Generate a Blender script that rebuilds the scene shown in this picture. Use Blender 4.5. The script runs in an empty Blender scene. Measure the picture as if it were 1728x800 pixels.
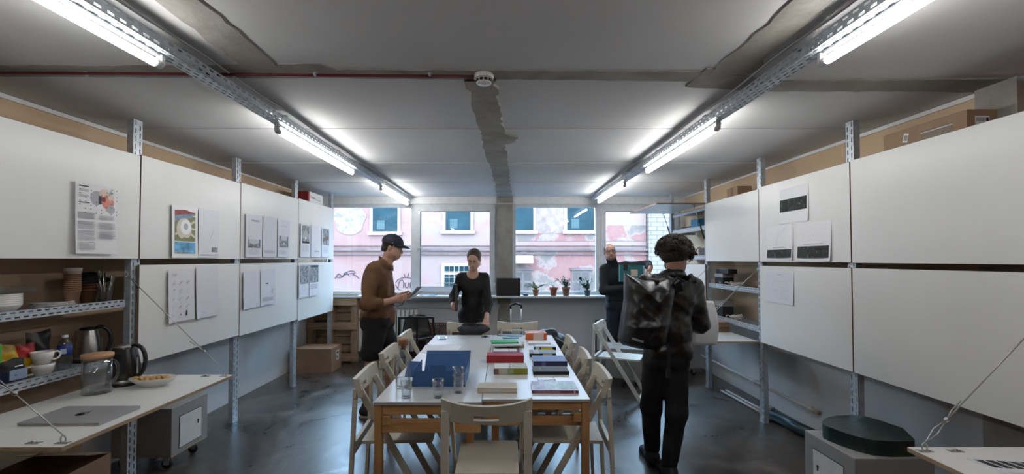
import bpy, math, random
import numpy as np
from mathutils import Vector, Matrix
random.seed(7)
PI = math.pi
SC = bpy.context.scene
COL = SC.collection
F, CX, CY, CH = 768.0, 854.0, 438.0, 1.55      # focal length in pixels, vanishing point, camera height

# ---------------------------------------------------------------- camera, sky, exposure
cam = bpy.data.cameras.new('camera'); camo = bpy.data.objects.new('camera', cam); COL.objects.link(camo)
camo.location = (0, 0, CH); camo.rotation_euler = (PI/2+.024, 0, 0)
cam.sensor_width = 36; cam.lens = 36*F/1728
cam.shift_x = (864-CX)/1728; cam.shift_y = (CY-F*math.tan(.024)-400)/1728
cam.clip_start = .02; cam.clip_end = 200
SC.camera = camo
SC.view_settings.view_transform = 'Standard'; SC.view_settings.look = 'None'
SC.view_settings.exposure = 0.08; SC.view_settings.gamma = 1; SC.view_settings.use_curve_mapping = False
world = bpy.data.worlds.new('overcast_sky'); SC.world = world; world.use_nodes = True
bg = world.node_tree.nodes['Background']
bg.inputs['Color'].default_value = (.45, .72, 1, 1); bg.inputs['Strength'].default_value = 12.5
SC.cycles.max_bounces = 8; SC.cycles.diffuse_bounces = 4; SC.cycles.transparent_max_bounces = 16
SC.cycles.sample_clamp_indirect = 6; SC.cycles.use_denoising = True
SC.cycles.caustics_reflective = False; SC.cycles.caustics_refractive = False
LAMP_STRENGTH = 41.0
LAMP_COLOR = (.99, .985, .97, 1)

def X(px, d): return (px-CX)/F*d
def Z(py, d): return CH-(py-CY)/F*d

# ---------------------------------------------------------------- materials
MATS = {}
def mat(name, col, rough=.6, metal=0, spec=.5, noise=None, bump=None, emit=None, coat=0):
    """noise=(scale, amount, detail) varies the colour; bump=(scale, strength)"""
    if name in MATS: return MATS[name]
    m = bpy.data.materials.new(name); m.use_nodes = True; nt = m.node_tree; b = nt.nodes['Principled BSDF']
    b.inputs['Base Color'].default_value = (*col, 1); b.inputs['Roughness'].default_value = rough
    b.inputs['Metallic'].default_value = metal; b.inputs['Specular IOR Level'].default_value = spec
    b.inputs['Coat Weight'].default_value = coat
    tc = nt.nodes.new('ShaderNodeTexCoord')
    if noise is None: noise = (14, .06, 3)
    n = nt.nodes.new('ShaderNodeTexNoise'); n.inputs['Scale'].default_value = noise[0]
    n.inputs['Detail'].default_value = noise[2] if len(noise) > 2 else 4
    nt.links.new(tc.outputs['Object'], n.inputs['Vector'])
    mr = nt.nodes.new('ShaderNodeMapRange'); mr.inputs['From Min'].default_value = .3; mr.inputs['From Max'].default_value = .7
    mr.inputs['To Min'].default_value = 1-noise[1]; mr.inputs['To Max'].default_value = 1+noise[1]
    nt.links.new(n.outputs['Fac'], mr.inputs['Value'])
    mx = nt.nodes.new('ShaderNodeVectorMath'); mx.operation = 'SCALE'; mx.inputs[0].default_value = col
    nt.links.new(mr.outputs[0], mx.inputs['Scale']); nt.links.new(mx.outputs[0], b.inputs['Base Color'])
    if bump:
        n2 = nt.nodes.new('ShaderNodeTexNoise'); n2.inputs['Scale'].default_value = bump[0]; n2.inputs['Detail'].default_value = 5
        nt.links.new(tc.outputs['Object'], n2.inputs['Vector'])
        bp = nt.nodes.new('ShaderNodeBump'); bp.inputs['Strength'].default_value = bump[1]; bp.inputs['Distance'].default_value = .02
        nt.links.new(n2.outputs['Fac'], bp.inputs['Height']); nt.links.new(bp.outputs[0], b.inputs['Normal'])
    if emit:
        b.inputs['Emission Color'].default_value = emit[0]; b.inputs['Emission Strength'].default_value = emit[1]
    MATS[name] = m
    return m

def wood(name, c1, c2, scale=3, axis='Z', rough=.5):
    if name in MATS: return MATS[name]
    m = bpy.data.materials.new(name); m.use_nodes = True; nt = m.node_tree; b = nt.nodes['Principled BSDF']
    tc = nt.nodes.new('ShaderNodeTexCoord'); mp = nt.nodes.new('ShaderNodeMapping')
    sc = {'X': (.12, 1, 1), 'Y': (1, .12, 1), 'Z': (1, 1, .12)}[axis]
    mp.inputs['Scale'].default_value = [v*scale*10 for v in sc]
    n = nt.nodes.new('ShaderNodeTexNoise'); n.inputs['Scale'].default_value = 1; n.inputs['Detail'].default_value = 6; n.inputs['Distortion'].default_value = 1.2
    r = nt.nodes.new('ShaderNodeValToRGB'); r.color_ramp.elements[0].color = (*c1, 1); r.color_ramp.elements[1].color = (*c2, 1)
    r.color_ramp.elements[0].position = .3; r.color_ramp.elements[1].position = .7
    L = nt.links.new
    L(tc.outputs['Object'], mp.inputs[0]); L(mp.outputs[0], n.inputs['Vector']); L(n.outputs['Fac'], r.inputs[0]); L(r.outputs[0], b.inputs['Base Color'])
    bp = nt.nodes.new('ShaderNodeBump'); bp.inputs['Strength'].default_value = .15; bp.inputs['Distance'].default_value = .01
    L(n.outputs['Fac'], bp.inputs['Height']); L(bp.outputs[0], b.inputs['Normal'])
    b.inputs['Roughness'].default_value = rough
    MATS[name] = m
    return m

def glass(name, tint=(.97, .99, 1), ior=1.45, rough=0.0, fac=1.0):
    if name in MATS: return MATS[name]
    m = bpy.data.materials.new(name); m.use_nodes = True; nt = m.node_tree
    for n in list(nt.nodes):
        if n.type == 'BSDF_PRINCIPLED': nt.nodes.remove(n)
    out = [n for n in nt.nodes if n.type == 'OUTPUT_MATERIAL'][0]
    t = nt.nodes.new('ShaderNodeBsdfTransparent'); t.inputs[0].default_value = (*tint, 1)
    g = nt.nodes.new('ShaderNodeBsdfGlossy'); g.inputs['Roughness'].default_value = rough
    lw = nt.nodes.new('ShaderNodeLayerWeight'); lw.inputs['Blend'].default_value = .5
    fr = nt.nodes.new('ShaderNodeMath'); fr.operation = 'POWER'; fr.inputs[1].default_value = 4
    nt.links.new(lw.outputs['Facing'], fr.inputs[0])
    mu = nt.nodes.new('ShaderNodeMath'); mu.operation = 'MULTIPLY_ADD'; mu.inputs[1].default_value = .75*fac; mu.inputs[2].default_value = .045*fac
    mx = nt.nodes.new('ShaderNodeMixShader')
    L = nt.links.new
    L(fr.outputs[0], mu.inputs[0]); L(mu.outputs[0], mx.inputs[0]); L(t.outputs[0], mx.inputs[1]); L(g.outputs[0], mx.inputs[2]); L(mx.outputs[0], out.inputs[0])
    MATS[name] = m
    return m

def ramp_mat(name, stops, scale=2.0, detail=8, rough=.7, rvar=None, bump=.2, scale_vec=(1, 1, 1), distort=0, spec=.5, bumpdist=.01):
    if name in MATS: return MATS[name]
    m = bpy.data.materials.new(name); m.use_nodes = True; nt = m.node_tree; b = nt.nodes['Principled BSDF']; L = nt.links.new
    tc = nt.nodes.new('ShaderNodeTexCoord'); mp = nt.nodes.new('ShaderNodeMapping'); mp.inputs['Scale'].default_value = scale_vec
    n = nt.nodes.new('ShaderNodeTexNoise'); n.inputs['Scale'].default_value = scale; n.inputs['Detail'].default_value = detail
    n.inputs['Distortion'].default_value = distort; n.inputs['Roughness'].default_value = .62
    r = nt.nodes.new('ShaderNodeValToRGB'); e = r.color_ramp.elements
    e[0].position = stops[0][0]; e[0].color = (*stops[0][1], 1); e[1].position = stops[-1][0]; e[1].color = (*stops[-1][1], 1)
    for p, c in stops[1:-1]:
        q = e.new(p); q.color = (*c, 1)
    L(tc.outputs['Object'], mp.inputs[0]); L(mp.outputs[0], n.inputs['Vector']); L(n.outputs['Fac'], r.inputs[0]); L(r.outputs[0], b.inputs['Base Color'])
    b.inputs['Roughness'].default_value = rough; b.inputs['Specular IOR Level'].default_value = spec
    if rvar:
        mr = nt.nodes.new('ShaderNodeMapRange'); mr.inputs['From Min'].default_value = .3; mr.inputs['From Max'].default_value = .7
        mr.inputs['To Min'].default_value = rvar[0]; mr.inputs['To Max'].default_value = rvar[1]
        L(n.outputs['Fac'], mr.inputs[0]); L(mr.outputs[0], b.inputs['Roughness'])
    n2 = nt.nodes.new('ShaderNodeTexNoise'); n2.inputs['Scale'].default_value = scale*6; n2.inputs['Detail'].default_value = 6
    L(tc.outputs['Object'], n2.inputs['Vector'])
    bp = nt.nodes.new('ShaderNodeBump'); bp.inputs['Strength'].default_value = bump; bp.inputs['Distance'].default_value = bumpdist
    L(n2.outputs['Fac'], bp.inputs['Height']); L(bp.outputs[0], b.inputs['Normal'])
    MATS[name] = m
    return m

def from_top(k, n):
    return ('topmost', 'second from the top', 'third from the top', 'fourth from the top', 'fifth from the top', 'sixth from the top', 'seventh from the top', 'eighth from the top', 'ninth from the top', 'tenth from the top', 'eleventh from the top', 'twelfth from the top')[n-1-k] if k else 'lowest'
M_ceil = ramp_mat('ceiling_paint', [(.3, (.60, .595, .59)), (.7, (.68, .675, .67))], scale=1.1, rough=.75, bump=.12)
M_conc = ramp_mat('bare_concrete', [(.28, (.21, .19, .165)), (.5, (.31, .29, .26)), (.72, (.40, .375, .34))], scale=3.5, rough=.9, bump=.5)
M_floor = ramp_mat('polished_concrete_floor', [(.25, (.020, .016, .014)), (.45, (.042, .034, .029)), (.56, (.085, .070, .060)), (.72, (.18, .155, .135))],
                   scale=1.7, detail=10, rvar=(.24, .40), bump=.16, scale_vec=(1, .8, 1), distort=1.6, spec=1.0, bumpdist=.006)
M_wall_low = ramp_mat('white_wall_paint', [(.3, (.52, .51, .51)), (.7, (.62, .61, .60))], scale=1.5, rough=.8, bump=.15)
M_beige = ramp_mat('beige_wall_paint', [(.3, (.52, .37, .235)), (.7, (.60, .435, .285))], scale=1.6, rough=.75, bump=.12)
M_greywall = ramp_mat('grey_wall_paint', [(.3, (.74, .74, .77)), (.7, (.80, .80, .83))], scale=1.2, rough=.8, bump=.1)
M_white = mat('white_paint', (.72, .72, .71), .45)
M_pvc = mat('white_pvc', (.64, .66, .68), .35)
M_panel = mat('white_laminate', (.74, .74, .72), .32, noise=(3, .02))
M_paneledge = wood('panel_edge', (.16, .10, .07), (.24, .15, .10), axis='Y')
M_zinc = mat('galvanised_steel', (.50, .55, .60), .36, metal=.45, noise=(30, .15))
M_zincd = mat('dull_zinc', (.30, .32, .34), .5, metal=.4, noise=(20, .2))
M_steel = mat('brushed_steel', (.50, .49, .47), .28, metal=1, noise=(60, .1))
M_wire = mat('wire_rope', (.45, .45, .45), .4, metal=.7)
M_black = mat('black_plastic', (.012, .012, .013), .35)
M_blackm = mat('black_matt', (.012, .012, .014), .7)
M_card = mat('cardboard', (.33, .215, .135), .85, noise=(8, .1), bump=(40, .1))
M_cardd = mat('cardboard_dark', (.22, .14, .085), .85, noise=(8, .12))
M_pine = wood('pine', (.40, .20, .075), (.56, .31, .135), 3, 'Z')
M_pinex = wood('pine_rail', (.40, .20, .075), (.56, .31, .135), 3, 'X')
M_pallet = wood('pallet_wood', (.28, .19, .12), (.46, .34, .23), 2.5, 'X', .85)
M_palletz = wood('pallet_wood_upright', (.25, .17, .10), (.42, .30, .20), 2.5, 'Z', .85)
M_chair = mat('cream_lacquer', (.62, .58, .49), .4, noise=(5, .04))
M_chairw = mat('white_lacquer', (.72, .74, .72), .4, noise=(5, .03))
M_top = mat('white_table_laminate', (.74, .75, .75), .22, noise=(4, .02))
M_ply = wood('ply_edge', (.34, .24, .15), (.46, .35, .24), axis='Y')
M_glass = glass('clear_glass', (.975, .985, .99), 1.42, 0, 1.25)
for _n in M_glass.node_tree.nodes:
    if _n.type == 'MATH' and _n.operation == 'POWER': _n.inputs[1].default_value = 2.4
M_pane = glass('window_glass', (.97, .985, 1), 1.45, 0, .9)
M_water = glass('water', (.93, .96, .97), 1.33)
M_paper = mat('paper', (.80, .80, .82), .8, noise=(20, .01))
M_paper2 = mat('paper_cool', (.70, .71, .76), .8, noise=(20, .01))
M_ink = mat('ink_black', (.03, .03, .035), .7)
M_inkg = mat('ink_grey', (.40, .41, .43), .8)
M_inkl = mat('ink_light', (.56, .58, .62), .8)
M_red = mat('red_cloth', (.36, .02, .025), .6)
M_blue = mat('blue_card', (.040, .125, .33), .55, noise=(6, .05))
M_cork = mat('cork', (.38, .19, .09), .8, noise=(60, .25))
M_cream = mat('cream_card', (.60, .55, .46), .7)
M_porc = mat('white_porcelain', (.70, .69, .66), .25)
M_tan = wood('bamboo', (.42, .22, .11), (.56, .33, .18), 4, 'X')
M_concbox = mat('grey_plywood', (.30, .295, .29), .55, noise=(4, .10), bump=(8, .1))
M_rubber = mat('black_rubber', (.02, .02, .02), .6)

# ---------------------------------------------------------------- mesh builder
class MB:
    def __init__(s): s.v = []; s.f = []; s.m = []; s.mats = []; s.sm = []
    def mi(s, m):
        if m not in s.mats: s.mats.append(m)
        return s.mats.index(m)
    def add(s, vs, fs, m, smooth=False, T=None):
        o = len(s.v)
        if T is not None: vs = [T @ Vector(v) for v in vs]
        s.v += [tuple(v) for v in vs]; k = s.mi(m)
        for f in fs: s.f.append([i+o for i in f]); s.m.append(k); s.sm.append(smooth)
        return s
    def box(s, x0, x1, y0, y1, z0, z1, m, T=None):
        if x0 > x1: x0, x1 = x1, x0
        if y0 > y1: y0, y1 = y1, y0
        if z0 > z1: z0, z1 = z1, z0
        vs = [(x0, y0, z0), (x1, y0, z0), (x1, y1, z0), (x0, y1, z0), (x0, y0, z1), (x1, y0, z1), (x1, y1, z1), (x0, y1, z1)]
        return s.add(vs, [(0, 3, 2, 1), (4, 5, 6, 7), (0, 1, 5, 4), (1, 2, 6, 5), (2, 3, 7, 6), (3, 0, 4, 7)], m, False, T)
    def bar(s, a, b, w, h, m, up=(0, 0, 1)):
        """rectangular bar from a to b; w across, h along 'up'"""
        a = Vector(a); b = Vector(b); d = (b-a).normalized(); u = Vector(up); u = u-d*u.dot(d)
        if u.length < 1e-4: u = Vector((0, 1, 0))-d*d.y
        u.normalize(); w_ = d.cross(u)*w/2; u = u*h/2
        vs = [a-w_-u, a+w_-u, a+w_+u, a-w_+u, b-w_-u, b+w_-u, b+w_+u, b-w_+u]
        return s.add(vs, [(0, 1, 2, 3), (7, 6, 5, 4), (0, 4, 5, 1), (1, 5, 6, 2), (2, 6, 7, 3), (3, 7, 4, 0)], m)
    def stube(s, pts, r, m, n=10, T=None, k=5):
        """tube along a smooth curve through the points"""
        P = [Vector(p) for p in pts]; R = r if isinstance(r, (list, tuple)) else [r]*len(P); out = []; ro = []
        for i in range(len(P)-1):
            p0, p1, p2, p3 = P[max(i-1, 0)], P[i], P[i+1], P[min(i+2, len(P)-1)]
            for j in range(k):
                t = j/k; out.append(.5*((2*p1)+(p2-p0)*t+(2*p0-5*p1+4*p2-p3)*t*t+(3*p1-p0-3*p2+p3)*t**3)); ro.append(R[i]*(1-t)+R[i+1]*t)
        out.append(P[-1]); ro.append(R[-1]); return s.tube(out, ro, m, n, False, T)
    def tube(s, pts, r, m, n=8, closed=False, T=None):
        pts = [Vector(p) for p in pts]; rs = r if isinstance(r, (list, tuple)) else [r]*len(pts)
        vs = []; fs = []; N = len(pts)
        prev = None
        for i, p in enumerate(pts):
            if closed: t = (pts[(i+1) % N]-pts[i-1])
            else: t = (pts[min(i+1, N-1)]-pts[max(i-1, 0)])
            t.normalize()
            if prev is None:
                u = Vector((0, 0, 1)) if abs(t.z) < .9 else Vector((1, 0, 0))
            else: u = prev
            u = (u-t*u.dot(t)).normalized(); prev = u; w = t.cross(u)
            for k in range(n):
                a = 2*PI*k/n; vs.append(p+(u*math.cos(a)+w*math.sin(a))*rs[i])
        for i in range(N if closed else N-1):
            j = (i+1) % N
            for k in range(n): fs.append((i*n+k, i*n+(k+1) % n, j*n+(k+1) % n, j*n+k))
        if not closed: fs += [tuple(range(n))[::-1], tuple((N-1)*n+k for k in range(n))]
        return s.add(vs, fs, m, True, T)
    def lathe(s, prof, c, m, n=28, T=None, sx=1, sy=1):
        vs = []; fs = []; c = Vector(c)
        for r, z in prof:
            for k in range(n):
                a = 2*PI*k/n; vs.append(c+Vector((r*math.cos(a)*sx, r*math.sin(a)*sy, z)))
        for i in range(len(prof)-1):
            for k in range(n): fs.append((i*n+k, i*n+(k+1) % n, (i+1)*n+(k+1) % n, (i+1)*n+k))
        if prof[0][0] > 1e-4: fs.append(tuple(range(n))[::-1])
        if prof[-1][0] > 1e-4: fs.append(tuple((len(prof)-1)*n+k for k in range(n)))
        return s.add(vs, fs, m, True, T)
    def prism(s, poly, z0, z1, m, T=None, smooth=False, ms=None):
        n = len(poly); vs = [(x, y, z0) for x, y in poly]+[(x, y, z1) for x, y in poly]
        s.add(vs, [tuple(range(n))[::-1], tuple(range(n, 2*n))], m, False, T)
        return s.add(vs, [(i, (i+1) % n, n+(i+1) % n, n+i) for i in range(n)], ms or m, smooth, T)
    def ell(s, c, r, m, T=None, n=16):
        prof = [(math.sin(PI*i/10), -math.cos(PI*i/10)) for i in range(11)]
        vs = []; fs = []
        for q, z in prof:
            for k in range(n):
                a = 2*PI*k/n; vs.append((c[0]+q*math.cos(a)*r[0], c[1]+q*math.sin(a)*r[1], c[2]+z*r[2]))
        for i in range(10):
            for k in range(n): fs.append((i*n+k, i*n+(k+1) % n, (i+1)*n+(k+1) % n, (i+1)*n+k))
        return s.add(vs, fs, m, True, T)
    def text(s, txt, size, m, T, depth=.0004, align='CENTER'):
        cu = bpy.data.curves.new('t', 'FONT'); cu.body = txt; cu.size = size; cu.extrude = depth; cu.align_x = align; cu.resolution_u = 2
        ob = bpy.data.objects.new('t', cu); me = bpy.data.meshes.new_from_object(ob)
        s.add([v.co.copy() for v in me.vertices], [tuple(p.vertices) for p in me.polygons], m, False, T)
        bpy.data.objects.remove(ob); bpy.data.curves.remove(cu); bpy.data.meshes.remove(me)
        return s
    def build(s, name, parent=None, bevel=0, loc=None):
        me = bpy.data.meshes.new(name); vs = s.v
        if loc is not None: vs = [(v[0]-loc[0], v[1]-loc[1], v[2]-loc[2]) for v in vs]
        me.from_pydata(vs, [], s.f)
        for m in s.mats: me.materials.append(m)
        me.polygons.foreach_set('material_index', s.m); me.polygons.foreach_set('use_smooth', s.sm); me.update()
        o = bpy.data.objects.new(name, me); COL.objects.link(o)
        if loc is not None: o.location = loc
        if parent: o.parent = parent
        if bevel:
            b = o.modifiers.new('bevel', 'BEVEL'); b.width = bevel; b.segments = 2; b.limit_method = 'ANGLE'; b.angle_limit = .7; b.harden_normals = False
        return o

def tag(o, label=None, cat=None, group=None, kind=None):
    if label: o['label'] = label
    if cat: o['category'] = cat
    if group: o['group'] = group
    if kind: o['kind'] = kind
    return o
def thing(name, label, cat, loc=(0, 0, 0), rz=0, group=None):
    o = bpy.data.objects.new(name, None); COL.objects.link(o); o.location = loc; o.rotation_euler = (0, 0, rz)
    return tag(o, label, cat, group)
def copy_tree(o, parent=None):
    c = o.copy(); COL.objects.link(c); c.parent = parent
    for ch in list(o.children): copy_tree(ch, c)
    return c
def struct(o): o['kind'] = 'structure'; return o

def perforated(mb, origin, u, v, L, W, rows, pitch, sw, sl, m, n_off=None, th=.002):
    """flat strip along u (length L), across v (width W), with slots sw x sl; staggered rows; real openings"""
    o = Vector(origin); u = Vector(u); v = Vector(v); n = u.cross(v).normalized()*th
    rowh = W/rows
    vs = []; fs = []
    def quad(a0, a1, b0, b1):
        k = len(vs)
        P = [o+u*a0+v*b0, o+u*a1+v*b0, o+u*a1+v*b1, o+u*a0+v*b1]
        vs.extend(P); vs.extend([p-n for p in P])
        fs.extend([(k, k+1, k+2, k+3), (k+7, k+6, k+5, k+4), (k, k+4, k+5, k+1), (k+1, k+5, k+6, k+2), (k+2, k+6, k+7, k+3), (k+3, k+7, k+4, k)])
    for r in range(rows):
        b0 = r*rowh; g = (rowh-sw)/2
        quad(0, L, b0, b0+g); quad(0, L, b0+rowh-g, b0+rowh)
        a = 0; off = pitch*.25+(pitch*.5 if (r % 2 and n_off) else 0)
        cur = 0; k = 0
        while True:
            s0 = off+k*pitch
            if s0+sl > L: break
            quad(cur, s0, b0+g, b0+rowh-g); cur = s0+sl; k += 1
        quad(cur, L, b0+g, b0+rowh-g)
    mb.add(vs, fs, m)

# ---------------------------------------------------------------- room shell
WL, WR, YB, YN, HC = -3.0, 2.8, 7.12, -2.2, 2.54
mb = MB(); mb.box(WL-.2, WR+.2, YN-.2, YB+.3, -.12, 0, M_floor); struct(mb.build('floor'))
mb = MB()
for y0, y1, z in ((YN-.2, 2.42, 0), (2.42, 3.42, .002), (3.42, 4.6, -.004), (4.6, 5.75, -.009), (5.75, YB+.3, -.014)):
    mb.box(WL-.2, WR+.2, y0, y1, HC+z, HC+.2, M_ceil)
struct(mb.build('ceiling'))
mb = MB(); mb.box(WL-.2, WL, 3.25, YB+.3, -.05, .78, M_wall_low); mb.box(WL-.2, WL, YN, 3.25, -.05, .78, M_beige); mb.box(WL-.2, WL, YN, YB+.3, .78, HC-.02, M_beige)
mb.box(WL-.2, WL+.012, YN, YB, HC-.03, HC-.002, M_white); struct(mb.build('wall_left'))
mb = MB(); mb.box(WR, WR+.2, 2.45, YB+.3, -.05, .78, M_wall_low); mb.box(WR, WR+.2, 2.45, YB+.3, .78, HC-.02, M_beige)
mb.box(WR-.012, WR+.2, 2.68, YB, HC-.03, HC-.002, M_white)
M_brick = ramp_mat('orange_brick', [(.3, (.35, .12, .05)), (.7, (.50, .20, .09))], scale=9, rough=.9, bump=.6)
mb.box(WR, WR+.2, YN, 2.45, -.05, HC-.02, M_brick)
struct(mb.build('wall_right'))
mb = MB(); mb.box(WR-.06, WR+.02, 2.42, 2.64, 0, HC-.003, M_conc); struct(mb.build('trim_1'))
mb = MB(); mb.box(WL-.2, WR+.2, YN-.2, YN, -.05, HC, M_wall_low); struct(mb.build('wall_rear'))
# window wall
SILL = 1.0; WT = 2.42
mb = MB()
mb.box(WL-.2, WR+.2, YB, YB+.30, -.05, SILL-.03, M_greywall)
mb.box(WL-.2, WR+.2, YB-.05, YB+.30, WT, HC+.0, M_white)
mb.box(WL-.2, -2.86, YB, YB+.3, SILL-.03, WT, M_white)
mb.box(2.74, WR+.2, YB, YB+.3, SILL-.03, WT, M_white)
mb.box(-1.70, -.10, YB-.035, YB, .80, .90, M_wall_low)        # cream lintel band under the sill
mb.box(-.30, -.13, YB-.03, YB, 0, SILL-.03, M_wall_low)
struct(mb.build('wall_back'))
mb = MB(); mb.box(-.14, .10, YB-.06, YB+.3, SILL, WT, M_conc); mb.box(-.145, .105, YB-.07, YB+.3, WT+.01, HC-.02, M_conc)
mb.box(-.115, .06, YB-.03, YB, 0, SILL-.03, M_conc)
struct(mb.build('trim_2'))
M_mortar = ramp_mat('rough_mortar', [(.3, (.20, .18, .10)), (.7, (.36, .33, .22))], scale=6, rough=.95, bump=.8)
mb = MB(); mb.box(-.13, .07, YB-.045, YB-.028, .86, .955, M_mortar)
for k in range(8): mb.box(-.095+.008*(k % 2), .005, YB-.048, YB-.028, .80-.11*k, .875-.11*k, M_conc)
struct(mb.build('trim_3'))
# window sill
mb = MB(); mb.box(-2.98, 2.78, YB-.27, YB+.05, SILL-.03, SILL, M_pvc); struct(mb.build('trim_4', bevel=.004))
# bare concrete strips where old partition walls met the ceiling (thin relief)
def strip(name, left, right, z0=HC-.006, z1=HC+.02, jag=.018, step=.06, seed=1):
    rnd = random.Random(seed)
    def walk(pts):
        out = []
        for (a, b) in zip(pts[:-1], pts[1:]):
            L = math.dist(a, b); n = max(1, int(L/step))
            for i in range(n):
                t = i/n; out.append((a[0]+(b[0]-a[0])*t+rnd.uniform(-jag, jag), a[1]+(b[1]-a[1])*t+rnd.uniform(-jag, jag)))
        out.append(pts[-1]); return out
    l = walk(left); r = walk(right)
    n = max(len(l), len(r))
    def samp(p, t):
        q = t*(len(p)-1); i = min(int(q), len(p)-2); f = q-i
        return (p[i][0]+(p[i+1][0]-p[i][0])*f, p[i][1]+(p[i+1][1]-p[i][1])*f)
    L = [samp(l, i/(n-1)) for i in range(n)]; R = [samp(r, i/(n-1)) for i in range(n)]
    vs = []; fs = []
    for a, b in zip(L, R): vs += [(a[0], a[1], z0), (b[0], b[1], z0), (a[0], a[1], z1), (b[0], b[1], z1)]
    for i in range(n-1):
        k = 4*i; fs += [(k, k+4, k+5, k+1), (k+2, k+3, k+7, k+6), (k, k+2, k+6, k+4), (k+1, k+5, k+7, k+3)]
    m = MB(); m.add(vs, fs, M_conc); return struct(m.build(name))
strip('trim_5', [(WL, 2.29), (-1.3, 2.29), (-.95, 2.27), (-.88, 2.34), (WR-2.0, 2.37), (1.05, 2.37)],
      [(WL, 2.43), (-1.3, 2.45), (0, 2.47), (1.05, 2.50)], z0=HC-.004, jag=.006, seed=3)
strip('trim_6', [(1.04, 2.33), (1.45, 2.50), (WR, 2.46)], [(1.02, 2.58), (1.45, 2.64), (WR, 2.66)], z0=HC-.005, jag=.008, seed=4)
strip('trim_7', [(-1.34, YN), (-1.36, .8), (-1.33, 1.6), (-1.35, 2.3)], [(-1.13, YN), (-1.14, 1.0), (-1.16, 1.7), (-1.17, 2.3)], seed=5, jag=.010)
strip('trim_8', [(1.08, YN), (1.07, 1.0), (1.10, 1.7), (1.08, 2.4)], [(1.30, YN), (1.28, 1.0), (1.23, 1.7), (1.30, 2.4)], seed=6, jag=.012)
strip('trim_9', [(-.22, 2.45), (-.20, 3.2), (-.19, 4.2), (-.15, 5.0), (-.14, YB)], [(-.06, 2.45), (-.03, 3.3), (-.01, 3.5), (.09, 3.62), (.08, 3.75), (-.01, 3.85), (.03, 5.0), (.09, YB)],
      z0=HC-.018, seed=8, jag=.015)

# ---------------------------------------------------------------- windows
def window(name, x0, x1, xm, sash_left):
    """outer frame x0..x1, mullion at xm, one fixed light and one opening sash"""
    y0, y1 = YB+.02, YB+.09; z0, z1 = SILL, WT
    root = bpy.data.objects.new(name, None); COL.objects.link(root); struct(root)
    m = MB(); fr = .05
    m.box(x0, x1, y0, y1, z0, z0+.055, M_pvc); m.box(x0, x1, y0, y1, z1-.05, z1, M_pvc)
    m.box(x0, x0+fr, y0, y1, z0+.0551, z1-.0501, M_pvc); m.box(x1-fr, x1, y0, y1, z0+.0551, z1-.0501, M_pvc); m.box(xm-.04, xm+.04, y0, y1, z0+.0551, z1-.0501, M_pvc)
    m.build('window_frame', root)
    a, b = (x0+fr-.01, xm-.03) if sash_left else (xm+.03, x1-fr+.01)
    s = MB(); w = .075; ys = y0-.022; za, zb = z0+.045, z1-.04
    s.box(a, b, ys, y1-.02, za, za+w, M_pvc); s.box(a, b, ys, y1-.02, zb-w, zb, M_pvc); s.box(a, a+w, ys, y1-.02, za+w, zb-w, M_pvc); s.box(b-w, b, ys, y1-.02, za+w, zb-w, M_pvc)
    g = .004
    for q in ((a+w, b-w, za+w, za+w+g), (a+w, b-w, zb-w-g, zb-w), (a+w, a+w+g, za+w, zb-w), (b-w-g, b-w, za+w, zb-w)):
        s.box(q[0], q[1], ys-.001, y1-.02, q[2], q[3], M_blackm)
    so = s.build('sash_frame', root)
    h = MB(); hx = (b-.035) if sash_left else (a+.035); zc = (za+zb)/2
    h.box(hx-.014, hx+.014, ys-.012, ys, zc-.03, zc+.03, M_pvc); h.box(hx-.009, hx+.09, ys-.035, ys-.02, zc+.01, zc+.028, M_pvc); h.box(hx-.008, hx+.008, ys-.0345, ys-.012, zc+.011, zc+.027, M_pvc)
    h.build('window_handle', so)
    hg = MB(); gx = (a-.004) if sash_left else (b+.004)
    for zz in (za+.05, zb-.14): hg.tube([(gx, ys-.008, zz), (gx, ys-.008, zz+.09)], .008, M_pvc)
    hg.build('hinge', so)
    for (p, q, u, v, yy) in (((xm+.04, x1-fr, z0+.055, z1-.05, y0+.03) if sash_left else (x0+fr, xm-.04, z0+.055, z1-.05, y0+.03)), (a+w, b-w, za+w, zb-w, y0+.02)):
        gl = MB(); gl.box(p-.003, q+.003, yy, yy+.004, u-.003, v+.003, M_pane); gl.build('glass_pane', root)
    return root
window('window_1', -2.86, -.135, -1.45, False)
window('window_2', .10, 2.74, 1.45, False)
# ---------------------------------------------------------------- outside: street and the old pink building opposite
YF = 16.0
M_facade = ramp_mat('pink_render', [(.30, (.27, .18, .15)), (.44, (.285, .17, .142)), (.50, (.29, .155, .130)), (.62, (.28, .13, .108)), (.8, (.28, .17, .142))], scale=.35, detail=9, rough=.95, bump=.4, distort=.6)
M_facl = ramp_mat('peeling_render', [(.33, (.15, .105, .09)), (.42, (.19, .128, .105)), (.46, (.29, .185, .15)), (.51, (.25, .10, .085)), (.66, (.27, .12, .10))], scale=1.1, detail=12, rough=.95, bump=.6)
M_fwhite = mat('white_trim', (.37, .245, .19), .6)
M_fglass = mat('dark_window_glass', (.008, .028, .034), .12, noise=(1.5, .4, 4), spec=.15)
M_ledge = mat('weathered_ledge', (.15, .095, .085), .9, noise=(2, .3))
M_wbrick = None
mb = MB(); mb.box(-30, 30, YB+.3, 40, -.35, -.3, mat('asphalt', (.05, .05, .055), .9)); struct(mb.build('ground'))
bld = thing('building', 'pale pink rendered building with a peeling facade across the street, seen through both windows', 'building', (0, YF, 0))
def part(mbx, name, par=None, bevel=0):
    o = mbx.build(name, par or bld, bevel=bevel); o.location = (0, -YF if par is None else 0, 0); return o
mb = MB(); mb.box(-14, 4.93, YF, YF+.5, -.3, 4.8, M_facade); part(mb, 'facade')
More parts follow.
